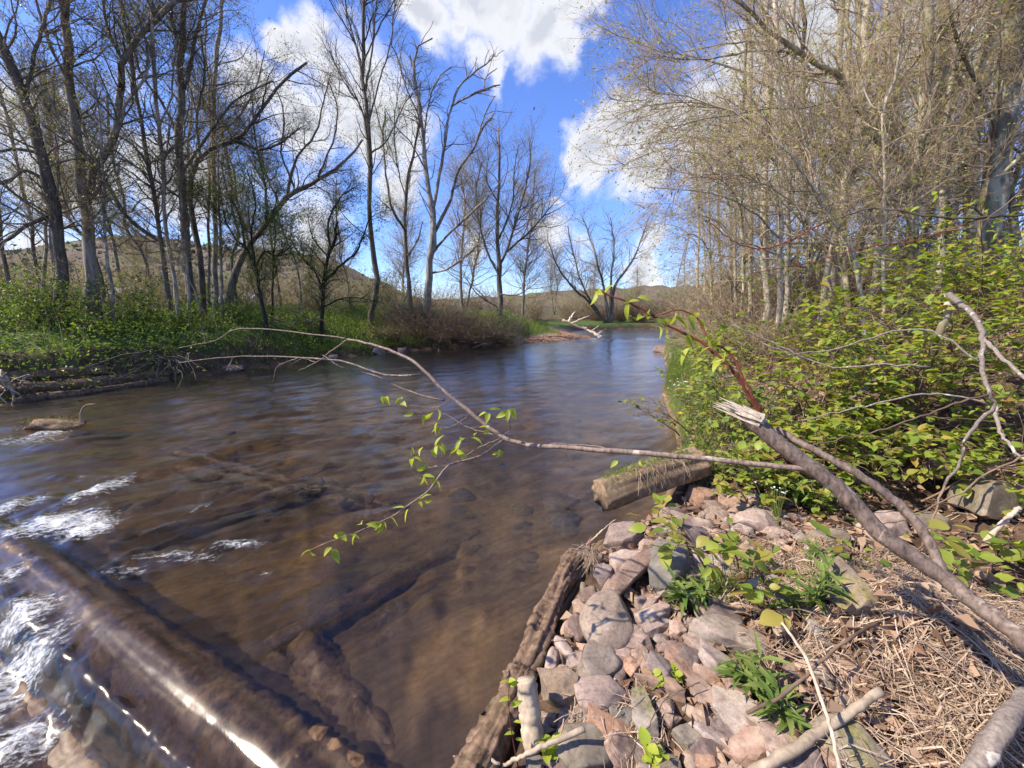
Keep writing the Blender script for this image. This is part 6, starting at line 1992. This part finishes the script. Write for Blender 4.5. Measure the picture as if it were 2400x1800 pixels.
def bush(name, label, c, n, H, spread, mt, seed, nl=0, lm=None, ls=.05, group=None, cat='bush', rad=.006, twig=3, lean=(0, 0, 0), tip=.0025, flat=1.0):
    rng_ = np.random.default_rng(seed)
    c = np.array([c[0], c[1], gz(c[0], c[1])])
    root = empty(name, c)
    tag(root, label, cat, group)
    az = rng_.uniform(0, 6.28, n)
    D = norm(np.stack([np.cos(az) * spread, np.sin(az) * spread, rng_.uniform(.25, 1.2, n) * flat], 1) + np.array(lean))
    pts = [np.stack([rng_.normal(0, .25, n) * H * .5, rng_.normal(0, .25, n) * H * .5, np.full(n, -.05)], 1)]
    le = H * rng_.uniform(.5, 1.25, n)
    for j in range(5):
        D = norm(D + rng_.normal(0, .16, (n, 3)) + np.array([0, 0, -.05 if j > 2 else .04]))
        pts.append(pts[-1] + D * (le / 5)[:, None])
    Sm = np.stack(pts, 1)
    SR = np.repeat(np.linspace(rad, rad * .4, 6)[None], n, 0)
    T1, TR = spawn(Sm, SR, n * twig, .15, 1, H * .5, .7, .0, .2, 4, .6, tip, rng_)
    T2, TR2 = spawn(T1, TR, n * twig * 2, .1, 1, H * .25, .7, .0, .2, 3, .6, tip * .7, rng_)
    V, q, tr = join_arrays([tube_arrays(Sm, SR, 3), spike_arrays(T1, TR, 3), pyr_arrays(T2, TR2)])
    link('stems', mesh_arrays('stems', V, q, tr, True, mt), root)
    if nl:
        i = rng_.integers(0, len(T2), nl)
        pos = T2[i, rng_.integers(0, 3, nl)]
        V, q, tr = leaf_cards(pos, rng_.normal(0, 1, (nl, 3)), ls * rng_.uniform(.5, 1.3, nl), .55, .4, rng_)
        link('leaves', mesh_arrays('leaves', V, None, tr, False, lm), root)
    return root


# brush mound on the point
BG = 'tangled brush on the far bank'
for i, (px, py, Yd, H, mt, lab) in enumerate([(1000, 775, 16.3, 2.1, TWIG_BROWN, 'tangled brown brush mound below the dead tree'), (1080, 785, 16.8, 2.3, TWIG_BROWN, 'middle of the tangled brush reaching down to the water'),
                                              (1150, 785, 17.5, 2.0, TWIG, 'grey end of the tangled brush by the gravel bar'), (960, 720, 17.4, 1.5, TWIG, 'upright twiggy thicket left of the dead tree'),
                                              (1050, 730, 18.0, 1.5, TWIG, 'upright twiggy thicket right of the dead tree'), (905, 800, 15.3, .8, TWIG_BROWN, 'low brush at the water before the grey trunk')]):
    x, y = place(px, py, Yd)
    bush('brush_mound', lab, (x, y), 210, H, 1.2, mt, 600 + i, 900, LEAF_DARK if i > 2 else BUD, .05, BG, 'brush', .008, 4, (.2, -.25, 0) if i < 3 else (0, 0, .2), .003, .7)
# leafy shrubs of the far bank
for i, (px, py, Yd, H, nl, lab) in enumerate([(180, 640, 9.4, 1.7, 2600, 'leafy climbing bush at the foot of the bare whitish trunk'), (30, 680, 9.0, 1.3, 2600, 'leafy bush at the left edge of the far bank'), (110, 690, 8.8, 1.0, 1800, 'low leafy bush before the leaning trunk'),
                                              (390, 680, 10.8, 1.1, 1600, 'leafy bush at the foot of the slim bowed trunk'), (300, 700, 10.2, .9, 1500, 'low leafy bush right of the bare whitish trunk'), (540, 700, 12.2, 1.0, 1500, 'leafy bush below the inclined trunk'),
                                              (930, 680, 19, 1.6, 1500, 'green bush in front of the grey trunk with side shoots'), (820, 700, 18, 1.2, 1300, 'green bush left of the bowed foot of the very tall tree')]):
    x, y = place(px, py, Yd)
    bush('leafy_bush', lab, (x, y), 26, H, .6, TWIG_DARK, 620 + i, nl, COVER if i % 2 else LEAF_DARK, .06, 'leafy bushes of the far bank', 'bush', .008, 5)
# hazy thickets behind
TG = 'bare thickets in the distance'
b0 = bush('thicket', 'brown bare thicket in the distance left of the very tall tree', place(800, 725, 26), 90, 2.6, .5, TWIG_TAN, 640, 1500, BUD_WILLOW, .08, TG, 'thicket', .014, 4, tip=.005)
b1 = bush('thicket', 'reddish bare thicket under the tree at the river bend', place(1450, 755, 33), 120, 1.8, .7, TWIG_BROWN, 641, 300, BUD_WILLOW, .08, TG, 'thicket', .012, 4, tip=.005)
b2 = bush('thicket', 'olive bare thicket in the distance behind the gravel bar', place(1330, 745, 36), 90, 2.4, .5, TWIG_TAN, 642, 2200, BUD_WILLOW, .08, TG, 'thicket', .014, 4, tip=.005)
for i, (px, Yd, s, src) in enumerate([(640, 24, 1, b0), (560, 27, 1.1, b2), (470, 25, 1, b0), (380, 24, .9, b2), (280, 22, 1, b0), (180, 20, .9, b2), (80, 18, 1, b0), (-20, 17, 1, b2), (700, 30, 1.2, b2), (880, 28, 1, b0), (960, 27, 1, b2), (1030, 29, 1.1, b0),
                                      (1110, 31, 1, b2), (1190, 30, 1, b0), (1250, 34, 1, b2), (1400, 34, 1, b1), (1500, 33, 1.1, b1), (1545, 34, 1.2, b1), (1370, 40, 1.1, b2), (1590, 36, 1.4, b1), (1480, 44, 1.3, b2), (1640, 28, 1.4, b0), (1690, 24, 1.3, b0),
                                      (1740, 20, 1.2, b0), (1800, 16, 1.0, b0), (1900, 15, 1.0, b2), (2000, 14, 1, b0), (2110, 13, 1, b2), (2220, 12.5, 1, b0), (2330, 12, 1, b2), (1680, 15, .8, b1), (1740, 11.5, .7, b1), (1850, 13, .8, b1), (1960, 19, 1.2, b2), (2150, 20, 1.3, b0)]):
    p = at(px, 720, Yd)
    rightw = px > 1610
    copy_tree(src, (p[0], p[1], gz(p[0], p[1])), i * 1.7, s, 'one of the bare brown thickets along the foot of the wood on the right bank' if rightw else 'one of the bare hazy thickets along the back of the far bank',
              'bare thickets in the wood' if rightw else TG)
for i, (px, Yd, s, src) in enumerate([(120, 14, .9, b2), (300, 14.5, .8, b2), (440, 16, .9, b2), (590, 17, .9, b2), (740, 19, .9, b2), (900, 21, 1.0, b2)]):
    p = at(px, 720, Yd)
    copy_tree(src, (p[0], p[1], gz(p[0], p[1])), i * 2.1 + .5, s, 'one of the twiggy bare thickets growing among the trunks of the left group', 'twiggy thickets among the left trunks')
# saplings and twiggy growth hanging over the right waterline
for i, (px, py, Yd, H, lab) in enumerate([(1640, 790, 12.5, 1.6, 'twiggy bare bush leaning over the right waterline'), (1700, 800, 9.6, 1.4, 'twiggy bare bush behind the leafy spray'), (1620, 790, 17, 2.0, 'twiggy bare bush at the far end of the right bank'),
                                          (1800, 780, 8.0, 1.6, 'twiggy bare bush below the tall thin pale trunk')]):
    x, y = place(px, py, Yd)
    bush('bare_bush', lab, (x, y), 60, H, .8, TWIG_TAN, 660 + i, 500, BUD_LIME, .035, 'bare bushes of the right bank', 'bush', .007, 4, (-.5, -.1, 0))

# cribbing logs, roots and drowned twigs at the foot of the cut bank
wood('bank_log', 'long dark log lying along the foot of the cut bank at the left edge', 'log', [(-13.2, 4.05, .12), (-9.5, 6.95, .14), (-8.75, 8.0, .14), (-8.3, 9.1, .1)], .16, .13, WOOD_ROT, 40, 20, .02, 301, 'dark logs at the foot of the cut bank', .2, .15)
wood('bank_log', 'second dark log stacked above the one at the left edge', 'log', [(-13.2, 4.3, .38), (-9.6, 7.2, .40), (-8.85, 8.3, .36)], .13, .10, WOOD_ROT, 40, 20, .02, 302, 'dark logs at the foot of the cut bank', .2, .15)
wood('bank_log', 'short dark log half under water below the stacked ones', 'log', [(-9.2, 6.9, .0), (-8.55, 7.7, .02), (-8.1, 8.9, .03)], .08, .07, WOOD_ROT, 30, 16, .02, 303, 'dark logs at the foot of the cut bank', .2, .15)


def tangle(name, label, cat, c, n, lo, hi, r0, mt, dirs, seed, spread=.15, sag=.1):
    rng_ = np.random.default_rng(seed)
    root = empty(name, c)
    tag(root, label, cat)
    for j in range(n):
        D = norm(np.array(dirs[j % len(dirs)]) + rng_.normal(0, .35, 3))
        p = [rng_.normal(0, spread, 3) * np.array([1, 1, .5])]
        L = rng_.uniform(lo, hi)
        for s_ in range(7):
            D = norm(D + rng_.normal(0, .22, 3) + np.array([0, 0, -sag]))
            p.append(p[-1] + D * L / 7)
        r_ = r0 * rng_.uniform(.4, 1.2)
        V, q, tr = tube_arrays(np.array(p)[None], np.linspace(r_, r_ * .35, 8)[None], 6, True)
        link('root' if cat == 'roots' else 'branch', mesh_arrays('branch', V, q, tr, True, mt), root)
    return root


tangle('root_tangle', 'bleached tangle of roots hanging over the water at the left edge', 'roots', np.array([-9.25, 6.85, .55]), 22, .3, .75, .022, WOOD_PALE, [(.3, -.5, -.8), (-.4, -.4, -.7), (.5, -.2, -.5), (-.8, -.2, .1), (.1, -.2, .9), (0, -.5, -1)], 311)
tangle('drowned_twigs', 'grey dead twigs dangling into the water from the cut bank', 'branches', np.array([-8.15, 9.0, .5]), 24, .5, 1.2, .012, TWIG, [(-.6, -.4, -.5), (-.2, -.6, -.5), (.5, -.5, -.3), (.8, -.2, -.2), (-.9, -.3, .1)], 312, .3)
tangle('flood_wood', 'heap of broken flood wood piled at the foot of the black forked tree', 'branches', np.array([*place(715, 760, 13.4), 1.0]) + np.array([0, 0, .1]), 34, .5, 1.3, .02, TWIG_BROWN, [(-.8, -.2, .2), (.8, -.1, .2), (.2, -.5, .3), (-.4, 0, .6), (.5, .2, .5)], 313, .28, .03)
tangle('flood_wood', 'bare fallen branches between the trunks of the left group', 'branches', np.array([*place(460, 715, 12.2), 1.3]), 16, .7, 1.6, .016, WOOD_PALE, [(-.8, -.2, .3), (.8, -.1, .3), (.2, -.5, .5), (-.4, 0, .8)], 314, .4, .03)
tangle('fallen_branches', 'dead branches arching out of the undergrowth at the left edge', 'branches', np.array([*place(90, 690, 8.6), 1.2]), 14, .9, 1.9, .015, TWIG_BROWN, [(.8, -.3, -.25), (.6, -.2, .35), (-.7, -.2, .3), (.9, -.2, .1)], 315, .3, .06)
tangle('fallen_branches', 'dead grey branches trailing from the brush mound into the river', 'branches', onz(1060, 808, .15), 20, .4, 1.0, .01, WOOD_PALE, [(-.8, -.3, 0), (.8, -.3, 0), (.2, -.6, .1), (.4, -.4, .4)], 316, .6, .06)

# white driftwood tree on the point, gravel bar stones
DT = onz(1325, 757, .55)
rt = empty('driftwood_tree', DT)
tag(rt, 'bleached white fallen tree lying from the grassy point into the water', 'driftwood')
for i, (pts, a, b) in enumerate([([(1318, 750, 22.5), (1345, 760, 22.4), (1375, 772, 22.2), (1400, 784, 21.6), (1412, 790, 21.2)], 7, 5), ([(1333, 755, 22.4), (1340, 740, 22.6), (1347, 732, 22.8)], 6, 3), ([(1340, 757, 22.4), (1362, 748, 22.2), (1382, 741, 22)], 5, 3),
                                 ([(1385, 777, 22), (1396, 770, 22), (1404, 763, 22)], 4, 2), ([(1400, 783, 21.6), (1412, 776, 21.6)], 4, 2), ([(1392, 780, 21.8), (1405, 792, 21.2)], 5, 3), ([(1372, 771, 22.2), (1378, 762, 22.3)], 4, 2)]):
    stem('trunk' if i == 0 else 'limb', rt, DT, pts, a, b, WOOD_WHITE, 16, 8, 130 + i, .02)
rng = np.random.default_rng(51)
n = 2600
xy = scatter(n, lambda x, y: left_density(x, y, -.05, 1.5) * (x > .4), (0, 17), (5, 24))
z = ground_z(xy[:, 0], xy[:, 1])
V0 = np.array([(1, 0, 0), (-1, 0, 0), (0, 1, 0), (0, -1, 0), (0, 0, 1), (0, 0, -1)], float)
F0 = np.array([(0, 2, 4), (2, 1, 4), (1, 3, 4), (3, 0, 4), (2, 0, 5), (1, 2, 5), (3, 1, 5), (0, 3, 5)])
s = rng.uniform(.02, .07, n)
V = np.stack([xy[:, 0], xy[:, 1], z], 1)[:, None, :] + V0[None] * s[:, None, None] * np.array([1.3, 1, .6]) * (1 + .2 * rng.normal(size=(n, len(V0), 1)))
tr = (F0[None] + (np.arange(n) * len(V0))[:, None, None]).reshape(-1, 3)
tag(link('gravel', mesh_arrays('gravel', V, None, tr, True, ST_PINK)), 'pinkish gravel of the low bar at the point', None, None, 'stuff')

# ------------------------------------------------------------------ hills and houses beyond
def hill(name, label, prof, dist, depth, seed, foot=0.0):
    """ridge through (px,py) at a distance, falling towards us"""
    pts = np.array([at(px, py, dist) for px, py in prof])
    P = resample(pts, 120)
    m_ = 26
    rows = []
    for j in range(m_):
        t = j / (m_ - 1)
        q_ = P.copy()
        q_[:, 1] -= depth * t
        q_[:, 2] = foot + (P[:, 2] - foot) * (1 - t) ** 1.3
        rows.append(q_)
    back = P.copy()
    back[:, 1] += depth
    back[:, 2] = foot - 5
    G = np.stack([back] + rows)
    wt = np.concatenate([[0], np.sin(np.linspace(.35, 1, m_) * np.pi * .98)])[:, None]
    G[..., 2] += wt * (dist * .006) * fbm(G[..., :2] / (dist * .02), 4, seed)
    return G, link(name, mesh_arrays(name, G.reshape(-1, 3), grid_quads(m_ + 1, 120), None, True, HILLM))


HILLM, t, out = mat('hill_woods')
b = principled(t, out, .95, .1)
g = t.n('ShaderNodeNewGeometry')
nb = t.noise(g.outputs['Position'], .02, 5, .6)
nf = t.noise(g.outputs['Position'], .25, 5, .7)
col = t.ramp(nb, [(.35, (.12, .095, .075)), (.52, (.17, .135, .10)), (.62, (.11, .13, .05)), (.75, (.19, .16, .11))])
col = t.mix(.8, col, t.ramp(nf, [(.3, (.5, .5, .5)), (.7, (1.3, 1.3, 1.3))]), 'MULTIPLY')
t.l(col, b)
t.l(bump(t, nf, 1, 3.0), b.inputs['Normal'])
_, o = hill('hill', '', [(-300, 600), (0, 590), (150, 575), (230, 557), (330, 551), (420, 562), (560, 582), (700, 592), (800, 622), (880, 655), (960, 692), (1050, 712)], 380, 240, 3, 1)
tag(o, 'wooded brown hill behind the left trees', None, None, 'structure')
_, o = hill('hill', '', [(900, 706), (1100, 700), (1300, 684), (1470, 674), (1560, 673), (1700, 665), (1900, 660), (2200, 655), (2600, 650)], 900, 400, 5, 1)
tag(o, 'long low ridge on the horizon at the river bend', None, None, 'structure')
# far woods on the hill, one mass
n = 7000
u = rng.uniform(-300, 1000, n)
prof = np.array([(-300, 600), (0, 590), (150, 575), (230, 557), (330, 551), (420, 562), (560, 582), (700, 592), (800, 622), (880, 655), (960, 692), (1050, 712)], float)
py = np.interp(u, prof[:, 0], prof[:, 1])
tt = rng.uniform(0, .75, n)
pts = np.array([at(a, b_, 380) for a, b_ in zip(u, py)])
pts[:, 1] -= 240 * tt
pts[:, 2] = 1 + (pts[:, 2] - 1) * (1 - tt) ** 1.3
hgt = rng.uniform(1.5, 3.2, n)
V = pts[:, None, :] + V0[None] * (hgt * .45)[:, None, None] * np.array([1, 1, 1.2]) * (1 + .35 * rng.normal(size=(n, len(V0), 1)))
tr = (F0[None] + (np.arange(n) * len(V0))[:, None, None]).reshape(-1, 3)
FW = leafmat('far_woods', [(.14, .11, .085), (.19, .15, .115), (.16, .13, .10), (.17, .18, .08), (.21, .17, .13)], .2, .9, .1, .01)
tag(link('far_woods', mesh_arrays('far_woods', V, None, tr, False, FW)), 'bare brown woods covering the distant hill', None, None, 'stuff')

WALLM, t, out = mat('house_wall')
b = principled(t, out, .7, .3)
b.inputs['Base Color'].default_value = (.74, .73, .70, 1)
ROOFM, t, out = mat('house_roof')
b = principled(t, out, .5, .4)
b.inputs['Base Color'].default_value = (.62, .63, .65, 1)
GLASSM, t, out = mat('house_glass')
b = principled(t, out, .1, .5)
b.inputs['Base Color'].default_value = (.03, .04, .05, 1)


def box(x0, x1, y0, y1, z0, z1):
    V = np.array([[x, y, z] for x in (x0, x1) for y in (y0, y1) for z in (z0, z1)], float)
    q = np.array([(0, 1, 3, 2), (4, 6, 7, 5), (0, 4, 5, 1), (2, 3, 7, 6), (0, 2, 6, 4), (1, 5, 7, 3)])
    return V, q, None


def house(label, px, py, Yd, Lx, h, rz):
    p = at(px, py, Yd)
    root = empty('farmhouse', (p[0], p[1], p[2]))
    root.rotation_euler = (0, 0, rz)
    tag(root, label, 'house')
    V, q, _ = box(-Lx / 2, Lx / 2, -4, 4, -4, h)
    link('wall', mesh_arrays('wall', V, q, None, False, WALLM), root)
    o_ = .5
    V = np.array([(-Lx / 2 - o_, -4.5, h - .1), (Lx / 2 + o_, -4.5, h - .1), (Lx / 2 + o_, 4.5, h - .1), (-Lx / 2 - o_, 4.5, h - .1), (-Lx / 2 - o_, 0, h + 2.0), (Lx / 2 + o_, 0, h + 2.0)])
    r_ = link('roof', mesh_arrays('roof', V, np.array([(0, 1, 5, 4), (2, 3, 4, 5)]), np.array([(0, 4, 3), (1, 2, 5)]), False, ROOFM), root)
    V, q, _ = box(Lx * .2, Lx * .2 + .7, .4, 1.1, h + .8, h + 2.8)
    link('chimney', mesh_arrays('chimney', V, q, None, False, WALLM), r_)
    for k_ in range(4):
        x = -Lx / 2 + Lx * (k_ + .5) / 4
        V, q, _ = box(x - .5, x + .5, -4.06, -3.95, .6, 1.9)
        link('window', mesh_arrays('window', V, q, None, False, GLASSM), root)


house('long white farm building glimpsed behind the bare whitish trunk', 290, 704, 110, 9, 1.4, .1)
house('pale grey shed glimpsed between the far trunks', 566, 716, 110, 10, 1.0, -.1)

# a bird, high over the river
bp = at(1252, 253, 60)
rt = empty('flying_bird', bp)
tag(rt, 'tiny dark bird flying in the blue gap between the clouds', 'bird')
BIRDM = bark('feather_dark', (.02, .02, .025), (.05, .05, .055), 5, 1, .1, .01)
V, q, tr = tube_arrays(np.array([[[-.14, 0, -.22], [-.07, 0, -.1], [0, 0, .02], [.06, 0, .12], [.09, 0, .18]]]), np.array([[.02, .05, .07, .05, .01]]), 8, True)
bd = link('body', mesh_arrays('body', V, q, tr, True, BIRDM), rt)
for sg in (1, -1):
    V = np.array([(.04, .04 * sg, .08), (-.04, .04 * sg, -.06), (.10, .22 * sg, .02), (-.02, .20 * sg, -.12), (-.10, .38 * sg, -.24), (.04, .04 * sg, .06), (-.04, .04 * sg, -.08), (.10, .22 * sg, 0), (-.02, .2 * sg, -.14)])
    link('wing', mesh_arrays('wing', V, np.array([(0, 1, 3, 2), (5, 7, 8, 6)]), np.array([(2, 3, 4), (7, 4, 8)]), False, BIRDM), rt)
print('total tris', TRI[0], 'objects', len(bpy.data.objects), round(time.time() - T0, 1))
